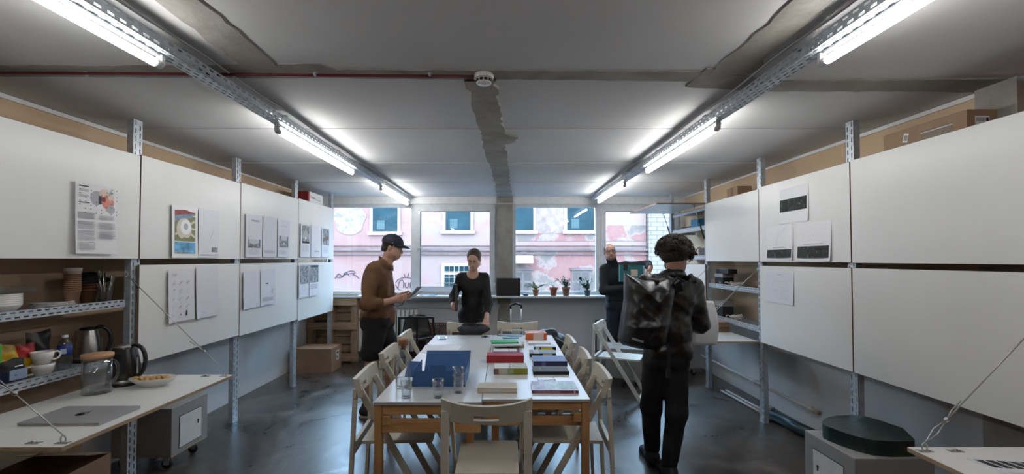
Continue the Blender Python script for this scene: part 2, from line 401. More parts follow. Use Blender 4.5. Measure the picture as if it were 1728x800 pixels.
mb = MB(); mb.box(.42, 4.9, YF-.02, YF, .0, 1.86, M_facl); mb.box(.42, 4.9, YF-.02, YF, 2.2, 2.75, M_facl)
part(mb, 'peeling_plaster')
mb = MB(); mb.box(-14, 4.95, YF-.16, YF, 1.86, 1.93, M_ledge); mb.box(-14, 4.95, YF-.10, YF, 1.72, 1.76, M_ledge); mb.box(-14, 4.95, YF-.06, YF, 2.02, 2.05, M_ledge); part(mb, 'ledge')
def fwin(px0, px1, py0, py1, bars=False):
    x0, x1, z1, z0 = X(px0, YF), X(px1, YF), Z(py0, YF), Z(py1, YF)
    m = MB(); w = .10
    m.box(x0-w, x1+w, YF-.05, YF+.02, z1, z1+w, M_fwhite); m.box(x0-w, x0, YF-.05, YF+.02, z0, z1, M_fwhite); m.box(x1, x1+w, YF-.05, YF+.02, z0, z1, M_fwhite)
    m.box(x0-w-.06, x1+w+.06, YF-.12, YF+.02, z0-.12, z0, M_fwhite)
    f = part(m, 'window')
    g = MB(); g.box(x0, x1, YF-.03, YF-.02, z0, z1, M_fglass)
    if not bars: g.box(x0+.15, x0+.42, YF-.036, YF-.03, z0+.08, z0+.40, mat('dim_curtain', (.03, .055, .055), .5))
    g.build('pane', f)
    if bars:
        b = MB()
        for k in range(7): xx = x0+(x1-x0)*k/6; b.tube([(xx, YF-.05, z0), (xx, YF-.05, z1)], .012, M_fwhite, 5)
        for k in range(5): zz = z0+(z1-z0)*k/4; b.tube([(x0, YF-.05, zz), (x1, YF-.05, zz)], .012, M_fwhite, 5)
        b.box(x0, x1, YF-.06, YF-.03, z0+(z1-z0)*.62, z0+(z1-z0)*.72, M_fwhite); b.build('window_bars', f)
    return f
fwin(629, 671, 348, 391); fwin(752, 794, 348, 389); fwin(845, 900, 345, 389); fwin(957, 1002, 345, 389)
fwin(750, 800, 449, 487, True)
mb = MB()
mb.box(X(903, YF), X(952, YF), YF-.03, YF, Z(394, YF), Z(330, YF), None or ramp_mat('bare_old_brick', [(.3, (.17, .105, .09)), (.5, (.25, .155, .125)), (.7, (.33, .22, .175))], scale=4, detail=10, rough=.95, bump=.8)); part(mb, 'bare_brick_patch')
mb = MB(); M_stucco = ramp_mat('rough_stucco', [(.4, (.20, .14, .115)), (.6, (.36, .24, .19))], scale=5, detail=12, rough=.95, bump=1)
mb.prism([(X(590, YF)+.55*math.cos(a)*(1+.1*math.sin(5*a)), Z(370, YF)+.55*math.sin(a)) for a in [2*PI*i/24 for i in range(24)]], 0, .02, M_stucco, Matrix(((1, 0, 0, 0), (0, 0, -1, YF), (0, 1, 0, 0), (0, 0, 0, 1)))); part(mb, 'stucco_patch')
M_door = mat('grey_street_door', (.16, .11, .095), .8, noise=(3, .2))
for px0, px1 in ((866, 897), (964, 997)):
    m = MB(); m.box(X(px0, YF), X(px1, YF), YF-.06, YF, -.3, Z(456, YF), M_door)
    for k in range(3):
        for j in range(2):
            xa = X(px0+3+j*15, YF); m.box(xa, xa+.24, YF-.07, YF-.06, .1+k*.36, .38+k*.36, mat('door_panel', (.10, .068, .06), .8))
    m.box(X(px0-2, YF), X(px1+2, YF), YF-.10, YF, Z(456, YF), Z(452, YF), M_ledge); part(m, 'street_door')
mb = MB(); mb.bar((X(880, YF)-.1, YF-.45, 1.42), (X(880, YF)-.1, YF, 1.72), 1.0, .03, M_fwhite); part(mb, 'door_canopy')
def scribble(name, strokes, m, r=.016):
    b = MB()
    for s in strokes: b.stube([(X(p[0], YF), YF-.02, Z(p[1], YF)) for p in s], r*.55, m, 5)
    return part(b, name)
M_wchalk = mat('white_marker', (.29, .20, .16), .8); M_bchalk = mat('dark_blue_marker', (.02, .012, .03), .8)
scribble('window_graffiti', [[(639, 376), (642, 365), (645, 374)], [(641, 369), (647, 366)], [(648, 372), (650, 363), (655, 366), (649, 369), (655, 371)], [(655, 371), (654, 360), (658, 367), (661, 357), (663, 365)], [(660, 360), (669, 366)], [(660, 368), (668, 355)], [(665, 361), (668, 359), (668, 364)]], M_wchalk, .02)
scribble('wall_graffiti', [[(566, 470), (572, 462), (578, 467), (584, 460), (590, 466)], [(580, 462), (592, 457), (600, 459), (596, 463), (603, 466), (606, 470)], [(568, 467), (575, 468), (583, 463), (599, 461)],
    [(668, 478), (672, 472), (684, 468), (697, 471), (706, 478), (702, 487), (690, 491), (674, 489), (668, 480)], [(672, 486), (675, 474), (681, 474), (681, 486)], [(684, 477), (685, 485), (689, 484), (690, 477)], [(693, 486), (693, 477), (697, 478), (696, 481), (693, 482)], [(682, 462), (684, 468)], [(690, 461), (688, 468)]], M_bchalk, .02)
# white brick wing on the right
M_wb = bpy.data.materials.new('white_brick'); M_wb.use_nodes = True
nt = M_wb.node_tree; br = nt.nodes.new('ShaderNodeTexBrick'); tc = nt.nodes.new('ShaderNodeTexCoord'); mp = nt.nodes.new('ShaderNodeMapping'); mp.inputs['Rotation'].default_value = (PI/2, 0, 0)
br.inputs['Color1'].default_value = (.24, .172, .138, 1); br.inputs['Color2'].default_value = (.22, .158, .128, 1); br.inputs['Mortar'].default_value = (.10, .075, .065, 1)
br.inputs['Scale'].default_value = 1; br.inputs['Brick Width'].default_value = .42; br.inputs['Row Height'].default_value = .15; br.inputs['Mortar Size'].default_value = .014
nt.links.new(tc.outputs['Object'], mp.inputs[0]); nt.links.new(mp.outputs[0], br.inputs['Vector']); nt.links.new(br.outputs[0], nt.nodes['Principled BSDF'].inputs['Base Color'])
b2 = thing('building', 'white brick wall of the neighbouring building behind the right end of the windows', 'building', (0, YF, 0))
m = MB(); m.box(4.96, 14, YF-.2, YF+.5, -.3, 4.8, M_wb); o = m.build('brick_wall', b2); o.location = (0, -YF, 0)
m = MB(); m.box(X(1113, YF), X(1130, YF), YF-.23, YF-.2, Z(409, YF), Z(403, YF), mat('sign_blue', (.15, .2, .22), .6)); m.box(X(1115, YF), X(1128, YF), YF-.235, YF-.23, Z(407, YF), Z(405, YF), M_fwhite); o = m.build('wall_sign', b2); o.location = (0, -YF, 0)

# ---------------------------------------------------------------- rack posts, shelves, panels
def post(side, y0, ztop=HC-.01, label='', wid=.078):
    xf = -2.59 if side < 0 else 2.44; s = -1 if side < 0 else 1
    o = thing('rack_post', label, 'post', (xf+s*.02, y0+wid/2, 0))
    m = MB()
    perforated(m, (0, -wid/2, 0), (0, 0, 1), (0, 1, 0), ztop, wid, 2, .055, .010, .034, M_zinc, True)
    m.v = [(v[0]-s*.02, v[1], v[2]) for v in m.v]
    m.box(-s*.02, s*.022, -wid/2, -wid/2+.003, 0, ztop, M_zinc); m.box(-s*.02, s*.022, wid/2-.003, wid/2, 0, ztop, M_zinc)
    m.build('upright_channel', o)
    m = MB(); m.box(-.03, .03, -wid/2-.004, wid/2+.004, 0, .004, M_zincd); m.build('foot_plate', o)
    return o
YL = [1.97, 3.176, 4.38, 5.60, 6.756]; YR = [1.95, 3.19, 4.35, 5.53, 6.72]
ln = ['at the near end of the left rack beside the laptop desk', 'behind the joint between the poster panel and the aerial view panel', 'at the second joint of the left rack, by the far desk corner',
      'at the third panel joint of the left rack, by the closed carton', 'at the window end of the left rack, in front of the pallet']
rn = ['at the near end of the right rack above the near desk', 'behind the joint left of the large near right panels', 'at the joint right of the open shelves on the right rack', 'at the left edge of the open shelves on the right rack', 'at the window end of the right rack under the raised flap']
for y, t in zip(YL, ln): post(-1, y-.035, label='slotted steel post '+t)
for y, t in zip(YR, rn): post(1, y-.015, label='slotted steel post '+t)
RZ = HC-.01
def panel(side, y0, y1, z0, z1, label, xf=None):
    s = -1 if side < 0 else 1
    xa = (-2.56 if s < 0 else 2.42) if xf is None else xf
    o = thing('wall_panel', label, 'panel', (xa+s*.008, (y0+y1)/2, z0), 0)
    h = z1-z0; w = (y1-y0)/2-.006
    m = MB(); m.box(-.0075, .0075, -w, w, .0005, h-.0005, M_panel); m.build('board', o)
    m = MB(); m.box(-.008, .008, -w-.0012, -w, 0, h, M_paneledge); m.box(-.008, .008, w, w+.0012, 0, h, M_paneledge); m.box(-.008, .008, -w, w, -.0012, 0.0004, M_paneledge); m.box(-.008, .008, -w, w, h-.0004, h+.0012, M_paneledge); m.build('edge_band', o)
    return o
zl = lambda y: (1.556, 2.278+(y-3.2)*.008)
panel(-1, YL[0], YL[1], 1.556, 2.276, 'white panel carrying the poster with the coral illustration')
panel(-1, YL[1], YL[2], 1.556, 2.285, 'white upper panel carrying the coloured aerial view sheet')
panel(-1, YL[2], YL[3], 1.556, 2.295, 'white upper panel carrying three grey drawing sheets in a row')
panel(-1, YL[3], YL[4], 1.553, 2.305, 'white upper panel nearest the left window')
panel(-1, YL[1], YL[2], .825, 1.512, 'white lower panel behind the slanting cable of the left desk')
panel(-1, YL[2], YL[3], .815, 1.512, 'white lower panel carrying the two pale sheets, third from the camera')
panel(-1, YL[3], YL[4], .795, 1.512, 'white lower panel nearest the left window')
panel(1, 1.1, YR[1], 1.527, 2.244, 'large blank white upper panel at the near right, under the long cardboard box')
panel(1, YR[1], YR[2], 1.53, 2.238, 'white upper panel with three sheets with dark photographs')
panel(1, YR[2], YR[3], 1.53, 2.225, 'blank white upper panel above the open shelves on the right')
panel(1, YR[0], YR[1], .765, 1.49, 'large blank white lower panel at the near right above the grey cart')
panel(1, YR[1], YR[2], .765, 1.49, 'white lower panel with a single floor plan sheet')
panel(1, YR[3], YR[4], .765, 1.49, 'white lower panel beside the raised flap near the right window')
panel(-1, .85, YL[0], 1.556, 2.276, 'white upper panel cut by the left edge of the picture')
def flap(name, label, side, y0, y1, z, depth):
    s = -1 if side < 0 else 1; xh = -2.57 if s < 0 else 2.43
    o = thing(name, label, 'desk', (xh, (y0+y1)/2, z-.018)); w = (y1-y0)/2-.006
    xa, xb = 0, -s*depth
    m = MB(); m.box(xa, xb, -w, w, .001, .018, M_panel); m.build('desk_top', o)
    m = MB(); m.box(xa, xb, -w-.0015, -w, 0, .0165, M_ply); m.box(xa, xb, w, w+.0015, 0, .0165, M_ply); m.box(xb, xb-s*.0015, -w, w, 0, .0165, M_ply); m.box(xa, xb, -w, w, -.001, .001, M_ply); m.build('edge_band', o)
    for yy in (-w+.04, w-.04):
        for k, dx in enumerate((.035, .16)):
            e = MB(); x = xb+s*dx
            e.box(x-.028, x+.028, yy-.012, yy+.012, .018, .0205, M_steel)
            for q in (-1, 1): e.lathe([(.005, 0), (.005, .003), (0, .004)], (x+q*.018, yy, .0205), M_zinc, 8)
            if k == 0: e.tube([(x+.011*math.cos(a), yy, .035+.016*math.sin(a)) for a in [2*PI*i/12 for i in range(12)]], .0028, M_steel, 6, True)
            else: e.lathe([(.009, 0), (.007, .008), (.0, .011)], (x, yy, .0205), M_steel, 8)
            e.build('eye_plate', o)
    m = MB()
    for yy in (-w+.2, w-.2): m.box(s*.0, s*-.05, yy-.03, yy+.03, -.004, -.001, M_steel)
    m.build('hinge', o)
    return o
DZ = .765
flap('fold_down_desk', 'white fold-down desk top holding the laptop, black kettle and biscuits', -1, YL[0]-.05, YL[1]-.05, DZ, .71)
flap('fold_down_desk', 'white fold-down desk top behind the student, below the open shelves', 1, YR[2]+.03, YR[3], DZ, .71)
flap('fold_down_desk', 'white fold-down desk corner with an open catalogue at the right edge', 1, .75, 1.93, DZ, .75)
def cable(label, a, b, t=.80, tail=True):
    a = Vector(a); b = Vector(b); o = thing('support_cable', label, 'cable', tuple(b))
    m = MB(); d = b-a; c = a+d*t; n = d.normalized(); side = n.cross(Vector((0, 0, 1))).normalized()*.008
    up = Vector((0, 0, .008))
    m.tube([a-b, c-b], .0032, M_wire, 6)
    m.tube([c-b, c+(b-c)*.5+side+up-b, Vector((0, 0, .0)), c+(b-c)*.5-side-up-b, c-b], .0026, M_wire, 6)
    if tail: m.tube([c-b, c-n*.05+side*1.5-b, c-n*.12+side*2.5+Vector((0, 0, -.012))-b], .0024, M_wire, 6)
    m.build('wire', o)
    m = MB(); T = n.to_track_quat('Z', 'Y').to_matrix().to_4x4(); T.translation = c-b
    m.lathe([(.0, -.012), (.008, -.010), (.0095, 0), (.008, .010), (0, .012)], (0, 0, 0), M_steel, 8, T); m.build('clamp', o)
    m = MB(); q = a-b; m.tube([q+Vector((0, .011*math.cos(t_), .016*math.sin(t_))) for t_ in [2*PI*i/12 for i in range(12)]], .003, M_steel, 6, True); m.build('shackle', o)
    return o
cable('slanting wire cable from the left post down to the far corner of the laptop desk', (-2.585, 3.10, 1.45), (-1.895, 3.08, DZ+.035))
cable('slanting wire cable down to the near corner of the laptop desk, beside the laptop', (-2.585, 1.90, 1.45), (-1.895, 1.965, DZ+.035), .72)
cable('wire cable from the right post across the open shelves to the far right desk', (2.435, 4.42, 1.45), (1.755, 4.425, DZ+.035), .2)
cable('wire cable passing beside the student in front of the white panel near the raised flap', (2.435, 5.50, 1.45), (1.755, 5.486, DZ+.035), .25)
cable('wire cable down to the near right desk corner with a bright clamp', (2.415, 1.93, 1.45), (1.715, 1.883, DZ+.035), .86)

def shelf(side, y0, y1, z, label, depth=.36):
    s = -1 if side < 0 else 1; xf = -2.60 if s < 0 else 2.452
    o = thing('steel_shelf', label, 'shelf', (xf, (y0+y1)/2, z)); w = (y1-y0)/2
    m = MB(); perforated(m, (0, -w, -.052), (0, 1, 0), (0, 0, 1), 2*w, .052, 2, .045, .008, .026, M_zinc, True); m.box(0, s*.012, -w, w, -.002, 0, M_zinc); m.build('front_beam', o)
    m = MB(); m.box(s*.004, s*depth, -w, w, -.034, -.031, M_zincd); m.build('shelf_board', o)
    for yy in (-w+.01, w-.01):
        m = MB(); m.box(s*.01, s*depth, yy-.012, yy+.012, -.06, -.036, M_zincd); m.build('bracket', o)
    return o
ylo, yhi = YL[0]+.03, YL[1]-.06
shelf(-1, ylo, yhi, 1.28, 'upper steel shelf on the left holding plates and paper cups')
shelf(-1, ylo, yhi, .90, 'lower steel shelf on the left holding mugs, bottle and steel kettle')
shelf(1, YR[2]+.07, YR[3]-.02, 1.27, 'upper steel shelf of the open right bay, holding coiled rope')
shelf(1, YR[2]+.07, YR[3]-.02, .90, 'lower steel shelf of the open right bay, above the cardboard sheets')
shelf(1, YR[3]+.07, YR[4]-.02, 1.97, 'highest steel shelf under the raised flap, holding blue folder', .33)
shelf(1, YR[3]+.07, YR[4]-.02, 1.60, 'steel shelf below the blue folder, holding headphones', .33)
# raised flap with gas struts
o = thing('raised_panel', 'white panel raised like a hatch on gas struts near the right window', 'panel', (2.43, (YR[3]+YR[4])/2, 2.225))
w = (YR[4]-YR[3])/2-.006
m = MB(); m.box(-.60, 0, -w, w, .001, .015, M_panel); m.build('board', o)
m = MB(); m.box(-.60, 0, -w-.0012, -w, 0, .016, M_paneledge); m.box(-.6012, -.60, -w, w, 0, .016, M_paneledge); m.box(-.6, 0, -w, w, .0150, .016, M_panel); m.build('edge_band', o)
o['label'] = 'white panel raised like a hatch on gas struts near the right window'
for yy in (-w+.05, w-.05):
    m = MB(); a = Vector((-.12, yy, -.004)); b = Vector((.005, yy, -.42))
    m.box(a.x-.02, a.x+.02, yy-.015, yy+.015, -.004, 0, M_zincd)
    m.tube([a, a+(b-a)*.5], .005, M_steel, 8); m.tube([a+(b-a)*.45, b], .010, M_black, 8); m.build('gas_strut', o)

# ---------------------------------------------------------------- ceiling rails and fluorescent lamps
def rail(xc, s, label):
    o = thing('cable_rail', label, 'rail', (xc, 3.0, 2.45)); L = 8.0
    m = MB()
    perforated(m, (-.038, -4.0, 0), (0, 1, 0), (1, 0, 0), L, .076, 3, .055, .009, .032, M_zinc, True)
    m.build('bottom_plate', o)
    for q in (-1, 1):
        m = MB(); perforated(m, (q*.038, -4.0, 0), (0, 1, 0), (0, 0, 1), L, .052, 2, .055, .010, .030, M_zinc, True); m.build('side_plate', o)
    m = MB()
    for k in range(9):
        y = -3.8+k*.95; m.box(-.05, .05, y-.015, y+.015, .052, .056, M_zincd); m.tube([(0, y, .056), (0, y, HC-2.45-.016)], .006, M_zincd, 6)
    m.build('hanger', o)
    m = MB(); pts = [(-s*.055, -3.9+i*.12, .075+.006*math.sin(i*.8)) for i in range(64)]; m.tube(pts, .006, mat('grey_cable', (.35, .35, .35), .6), 6); m.build('cable', o)
    return o
RXL, RXR = -1.505, 1.36
rail(RXL, -1, 'perforated steel channel along the left half of the ceiling'); rail(RXR, 1, 'perforated steel channel along the right half of the ceiling')
M_lamp = mat('fluorescent_glow', (1, 1, 1), .5, emit=(LAMP_COLOR, LAMP_STRENGTH))
M_lamph = mat('lamp_housing', (.75, .75, .74), .4)
def lamp(x, y0, L, label):
    x += .014 if x > 0 else -.014
    o = thing('fluorescent_lamp', label, 'ceiling lamp', (x, y0, 2.448), 0, 'tube lamps under the steel channels')
    m = MB(); m.box(-.010, .010, .02, L-.02, -.012, -.002, M_lamph); m.build('lamp_housing', o)
    m = MB(); r = .017; m.tube([(0, .03, -.045), (0, .034, -.045), (0, L-.034, -.045), (0, L-.03, -.045)], [r*.7, r, r, r*.7], M_lamp, 12); m.build('tube', o)
    for yy, q in ((0, -1), (L, 1)):
        m = MB(); m.tube([(0, yy-.0, -.045), (0, yy-q*.035, -.045)], .0175, mat('lamp_end', (.5, .51, .52), .4), 10); m.box(-.014, .014, yy-.008, yy+.008, -.045, -.001, M_lamph)
        m.tube([(.02, yy, -.02), (.0, yy+q*.03, -.012), (-.01, yy+q*.06, -.003)], .003, M_zincd, 6); m.build('end_cap', o)
    return o
lamp(RXL, .48, 1.5, 'nearest lit tube lamp on the left channel'); lamp(RXL, 3.0, 1.5, 'middle lit tube lamp on the left channel'); lamp(RXL, 5.5, 1.5, 'farthest lit tube lamp on the left channel')
lamp(RXR, .46, 1.5, 'nearest lit tube lamp on the right channel'); lamp(RXR, 2.93, 1.5, 'middle lit tube lamp on the right channel'); lamp(RXR, 5.25, 1.5, 'farthest lit tube lamp on the right channel')
# smoke detector and red conduit
o = thing('smoke_detector', 'white round smoke detector on the ceiling at the end of the red pipe', 'smoke detector', (-.118, 2.40, HC-.004))
m = MB(); m.lathe([(.048, 0), (.052, -.006), (.052, -.022), (.049, -.026), (.047, -.026)][::-1], (0, 0, 0), M_porc, 32); m.build('base_ring', o)
m = MB(); m.lathe([(.036, -.052), (.040, -.048), (.040, -.026)], (0, 0, 0), M_porc, 32); m.build('sensor_cover', o)
m = MB()
for k in range(10):
    a = 2*PI*k/10; T = Matrix.Rotation(a, 4, 'Z'); m.box(.038, .0415, -.009, .009, -.044, -.030, M_blackm, T)
m.build('vent_slots', o)
o = thing('red_conduit', 'thin red pipe running along the bare concrete strip on the ceiling', 'pipe', (-1.6, 2.36, HC-.02))
m = MB(); M_redpipe = mat('red_pipe', (.13, .012, .012), .5); m.tube([(WL+1.6+.01, -.02, 0), (0, .0, 0), (1.43, .03, 0)], .008, M_redpipe, 10); m.build('pipe', o)
for k in range(5):
    m = MB(); x = -1.2+k*.6; m.box(x-.008, x+.008, -.016+k*.005, .016+k*.005, .004, .012, M_zinc); m.tube([(x-.004, .0, 0), (x+.004, .0, 0)], .0115, M_zinc, 10); m.build('pipe_clip', o)
# ---------------------------------------------------------------- sheets of paper on the panels
M_coral = mat('print_coral', (.72, .28, .22), .8); M_peach = mat('print_peach', (.72, .58, .50), .8); M_pgrey = mat('print_grey', (.42, .43, .46), .8)
M_green = mat('print_green', (.20, .215, .12), .8, noise=(30, .2)); M_sky = mat('print_sky', (.14, .36, .58), .8, noise=(18, .5)); M_roof = mat('print_red', (.26, .08, .08), .8, noise=(30, .2))
M_bluep = mat('print_blue', (.20, .28, .38), .8, noise=(30, .4)); M_photo = ramp_mat('print_dark_photo', [(.45, (.015, .016, .018)), (.6, (.04, .045, .04)), (.72, (.22, .23, .21))], scale=28, rough=.8, bump=0)
M_photog = ramp_mat('print_grey_photo', [(.36, (.10, .11, .12)), (.5, (.24, .26, .28)), (.64, (.48, .50, .52))], scale=24, rough=.8, bump=0)
def sheet(side, y0, y1, z0, z1, label, items, curl=0, paper=None, group=None):
    """sheet on a panel; items in fractions: (kind, u0, v0, u1, v1, mat, ...), u to the right as one looks at it, v up"""
    s = -1 if side < 0 else 1; xs = -2.5435 if s < 0 else 2.4195
    W = y1-y0; H = z1-z0
    o = thing('paper_sheet', label, 'paper', (xs, (y0+y1)/2, z0))
    def P(u, v, e=0):
        yy = (u-.5)*W if s < 0 else (.5-u)*W
        off = .0012+curl*(abs(u-.5)*2)**3*(1-v)**2
        return Vector((-s*(off+e), yy, v*H))
    m = MB(); n = 8; vs = []; fs = []
    for j in range(n+1):
        for i in range(n+1): vs.append(P(i/n, j/n))
    k = len(vs); vs += [P((q % (n+1))/n, (q//(n+1))/n, -.0004) for q in range(k)]
    for j in range(n):
        for i in range(n):
            a = j*(n+1)+i; fs += [(a, a+1, a+n+2, a+n+1), (a+k, a+n+1+k, a+n+2+k, a+1+k)]
    m.add(vs, fs, paper or M_paper)
    e = [.0003]
    def poly(pts, mt):
        e[0] += .00018
        m.add([P(u, v, e[0]) for u, v in pts], [tuple(range(len(pts)))], mt)
    for it in items:
        k = it[0]
        if k == 'r': poly([(it[1], it[2]), (it[3], it[2]), (it[3], it[4]), (it[1], it[4])], it[5])
        elif k == 'p': poly(it[1], it[2])
        elif k == 'c':
            _, u, v, r, mt = it[:5]; poly([(u+r/W*math.cos(a), v+r/H*math.sin(a)) for a in [2*PI*q/20 for q in range(20)]], mt)
        elif k == 't':    # paragraph: u0,v0,u1,v1,lines,mat
            _, u0, v0, u1, v1, nl, mt = it; rr = random.Random(nl)
            for q in range(nl):
                v = v1-(v1-v0)*(q+.5)/nl; h = (v1-v0)/nl*.24
                ue = u1-(u1-u0)*rr.random()*.12; poly([(u0, v-h), (ue, v-h), (ue, v+h), (u0, v+h)], mt)
        elif k == 'l':
            _, pts, w, mt = it
            for a, b in zip(pts[:-1], pts[1:]):
                d = Vector(((b[0]-a[0])*W, (b[1]-a[1])*H)); L = max(d.length, 1e-6); nx, ny = -d.y/L*w/W/2, d.x/L*w/H/2
                poly([(a[0]-nx, a[1]-ny), (b[0]-nx, b[1]-ny), (b[0]+nx, b[1]+ny), (a[0]+nx, a[1]+ny)], mt)
    m.build('sheet', o)
    return o
def yl(px): return F*2.555/(CX-px)
def yr(px): return F*2.42/(px-CX)
def lz(px, py): return Z(py, yl(px))
def rz_(px, py): return Z(py, yr(px))
def dots():
    out = []
    for i in range(8):
        for j in range(8):
            if (i*7+j*3) % 11 > 3 and not (2 < i < 5 and j > 5): out.append(('c', .06+i*.125, .58+j*.052, .0035, M_ink))
    return out
sheet(-1, yl(121), yl(191), lz(121, 428), lz(121, 304), 'tall printed poster with coral and grey round illustration and two text columns', [
    ('c', .50, .80, .045, M_pgrey), ('c', .68, .87, .035, M_peach), ('c', .78, .76, .045, M_coral), ('c', .86, .66, .028, M_pgrey), ('c', .86, .83, .022, M_peach),
    ('r', .55, .72, .61, .84, M_ink), ('r', .61, .76, .72, .83, mat('print_maroon', (.25, .06, .06), .8)), ('p', [(.80, .86), (.92, .90), (.84, .94)], M_pgrey),
    ('t', .07, .93, .30, .96, 1, M_ink), ('t', .07, .87, .33, .91, 2, M_inkg), ('t', .07, .79, .33, .83, 2, M_inkg), ('t', .07, .705, .33, .73, 1, M_ink),
    ('t', .05, .49, .47, .585, 7, M_inkg), ('t', .05, .35, .47, .46, 8, M_inkg), ('t', .05, .19, .47, .33, 10, M_inkg), ('t', .05, .06, .47, .165, 7, M_inkg),
    ('t', .54, .50, .95, .56, 5, M_inkg), ('t', .54, .36, .95, .46, 7, M_inkg), ('t', .54, .22, .95, .34, 8, M_inkg)]+dots(), curl=.012)
arc = lambda u, v, ru, rv, a0, a1, n=10: [(u+ru*math.cos(a0+(a1-a0)*i/n), v+rv*math.sin(a0+(a1-a0)*i/n)) for i in range(n+1)]
sheet(-1, yl(286), yl(330), lz(286, 435), lz(286, 344), 'sheet with a coloured aerial view of a round building and blue sky below', [
    ('r', .10, .32, .90, .90, M_green), ('p', [(.10, .62), (.90, .80), (.90, .84), (.10, .72)], M_cream), ('p', [(.10, .90), (.10, .80), (.86, .87), (.90, .88), (.5, .93)], M_roof),
    ('p', [(.10, .70), (.10, .80), (.80, .87), (.82, .80)], M_bluep), ('l', [(.5, .58), (.42, .32)], .018, M_cream), ('l', [(.5, .55), (.12, .44)], .018, M_cream), ('l', [(.5, .55), (.90, .40)], .018, M_cream), ('l', [(.5, .6), (.88, .72)], .018, M_cream), ('l', [(.5, .6), (.90, .56)], .014, M_cream),
    ('c', .46, .56, .085, M_cream), ('p', arc(.52, .57, .21, .10, PI, 2*PI), M_pgrey), ('c', .52, .595, .060, M_paper), ('c', .52, .605, .026, M_inkg),
    ('r', .10, .09, .90, .30, M_sky), ('p', [(.3, .14), (.75, .18), (.82, .26), (.86, .18), (.90, .17), (.90, .09), (.10, .09), (.10, .13)], M_photog), ('r', .36, .09, .62, .15, M_paper2)], curl=.008)
rs = random.Random(5)
def sketch(n, box, m=None, w=.0016, seed=1):
    r = random.Random(seed); out = []
    for _ in range(n):
        u, v = r.uniform(box[0], box[2]), r.uniform(box[1], box[3]); a = r.choice([0, PI/2, .9, 2.2]); L = r.uniform(.03, .12)
        out.append(('l', [(u, v), (min(.95, max(.05, u+L*math.cos(a))), min(.95, max(.05, v+L*.6*math.sin(a))))], w, m or M_inkl))
    return out
sheet(-1, yl(332), yl(367), lz(333, 435), lz(333, 351), 'pale sketch sheet with one small photo at its lower corner, right of the aerial view',
      [('l', [(.45, .22), (.50, .45), (.55, .55), (.75, .62)], .002, M_inkl), ('l', [(.55, .38), (.72, .60)], .004, M_inkg), ('r', .62, .12, .92, .22, M_photog)]+sketch(40, (.1, .1, .9, .9), seed=2)+[('t', .1, .05, .9, .09, 1, M_inkl)], paper=M_paper2)
sheet(-1, yl(412), yl(440), lz(413, 434), lz(413, 360), 'drawing sheet with a wide garden view at the bottom, leftmost of three in a row',
      [('r', .3, .84, .8, .88, M_inkg), ('r', .12, .22, .88, .42, M_photog), ('p', [(.2, .42), (.8, .42), (.8, .34), (.5, .30), (.2, .34)], M_inkl), ('p', [(.12, .42), (.18, .42), (.16, .5)], M_inkg), ('t', .2, .06, .8, .18, 6, M_inkl)], paper=M_paper2)
sheet(-1, yl(441.5), yl(465), lz(441, 434), lz(441, 363), 'pale drawing sheet with grey text at the bottom, middle of three in a row',
      [('t', .1, .09, .9, .17, 4, M_inkg), ('l', [(.6, .50), (.62, .66)], .004, M_inkl)]+sketch(30, (.1, .25, .9, .85), seed=4), paper=M_paper2)
sheet(-1, yl(466.5), yl(487), lz(467, 434), lz(467, 369), 'drawing sheet with a small square interior view, rightmost of three in a row',
      [('r', .12, .26, .86, .56, M_photog), ('r', .25, .44, .75, .56, M_inkl), ('c', .5, .36, .012, M_paper), ('t', .2, .80, .8, .84, 1, M_inkl), ('t', .2, .08, .8, .18, 5, M_inkl)], paper=M_paper2)
sheet(-1, yl(505.5), yl(522), lz(506, 434), lz(506, 377), 'sheet with a dark domed interior photo, nearest the camera on the last upper left panel',
      [('r', .12, .42, .88, .96, M_photog), ('p', [(.15, .66), (.5, .84), (.85, .66), (.85, .58), (.15, .58)], M_inkg), ('c', .5, .58, .018, M_paper), ('r', .14, .42, .88, .48, M_ink), ('t', .15, .16, .85, .38, 7, M_inkl)], paper=M_paper2)
sheet(-1, yl(523), yl(540), lz(523, 434), lz(523, 379), 'nearly blank sheet between two photo sheets on the last upper left panel', sketch(26, (.1, .3, .9, .9), seed=9)+[('r', .35, .17, .75, .21, M_inkg)], paper=M_paper2)
sheet(-1, yl(541), yl(554), lz(541, 434), lz(541, 383), 'sheet with a brown-grey photo, farthest on the last upper left panel',
      [('r', .12, .40, .95, .96, M_photog), ('p', [(.12, .62), (.95, .75), (.95, .60), (.12, .50)], mat('print_brown', (.20, .12, .10), .8)), ('t', .15, .14, .85, .36, 6, M_inkl)], paper=M_paper2)
its = []
for j in range(5):
    for i in range(3):
        u = .18+i*.27; v = .12+j*.155
        its += [('l', [(u-.05, v-.02), (u+.05, v+.03)], .006 if (i+j) % 2 else .010, M_inkg if (i*j) % 3 else M_inkl), ('t', u-.06, v-.05, u+.08, v-.04, 1, M_inkl)]
its += [('c', .2, .62, .004, M_ink), ('c', .2, .72, .004, M_ink), ('r', .66, .10, .71, .20, M_ink), ('c', .45, .13, .006, M_ink), ('t', .1, .88, .3, .92, 2, M_inkg)]
sheet(-1, yl(282), yl(326), lz(282, 546), lz(282, 455), 'sheet with a grid of small grey object drawings on the lower left panel', its, curl=.01, paper=M_paper2)
sheet(-1, yl(329), yl(367), lz(329, 538), lz(329, 450), 'very pale plan sheet right of the grid of small drawings', sketch(20, (.1, .15, .9, .6), seed=12)+[('c', .2, .3, .006, M_inkl), ('c', .85, .45, .006, M_inkl), ('c', .6, .28, .005, M_inkl), ('l', [(.2, .1), (.4, .08)], .002, M_inkg)], curl=.014, paper=M_paper2)
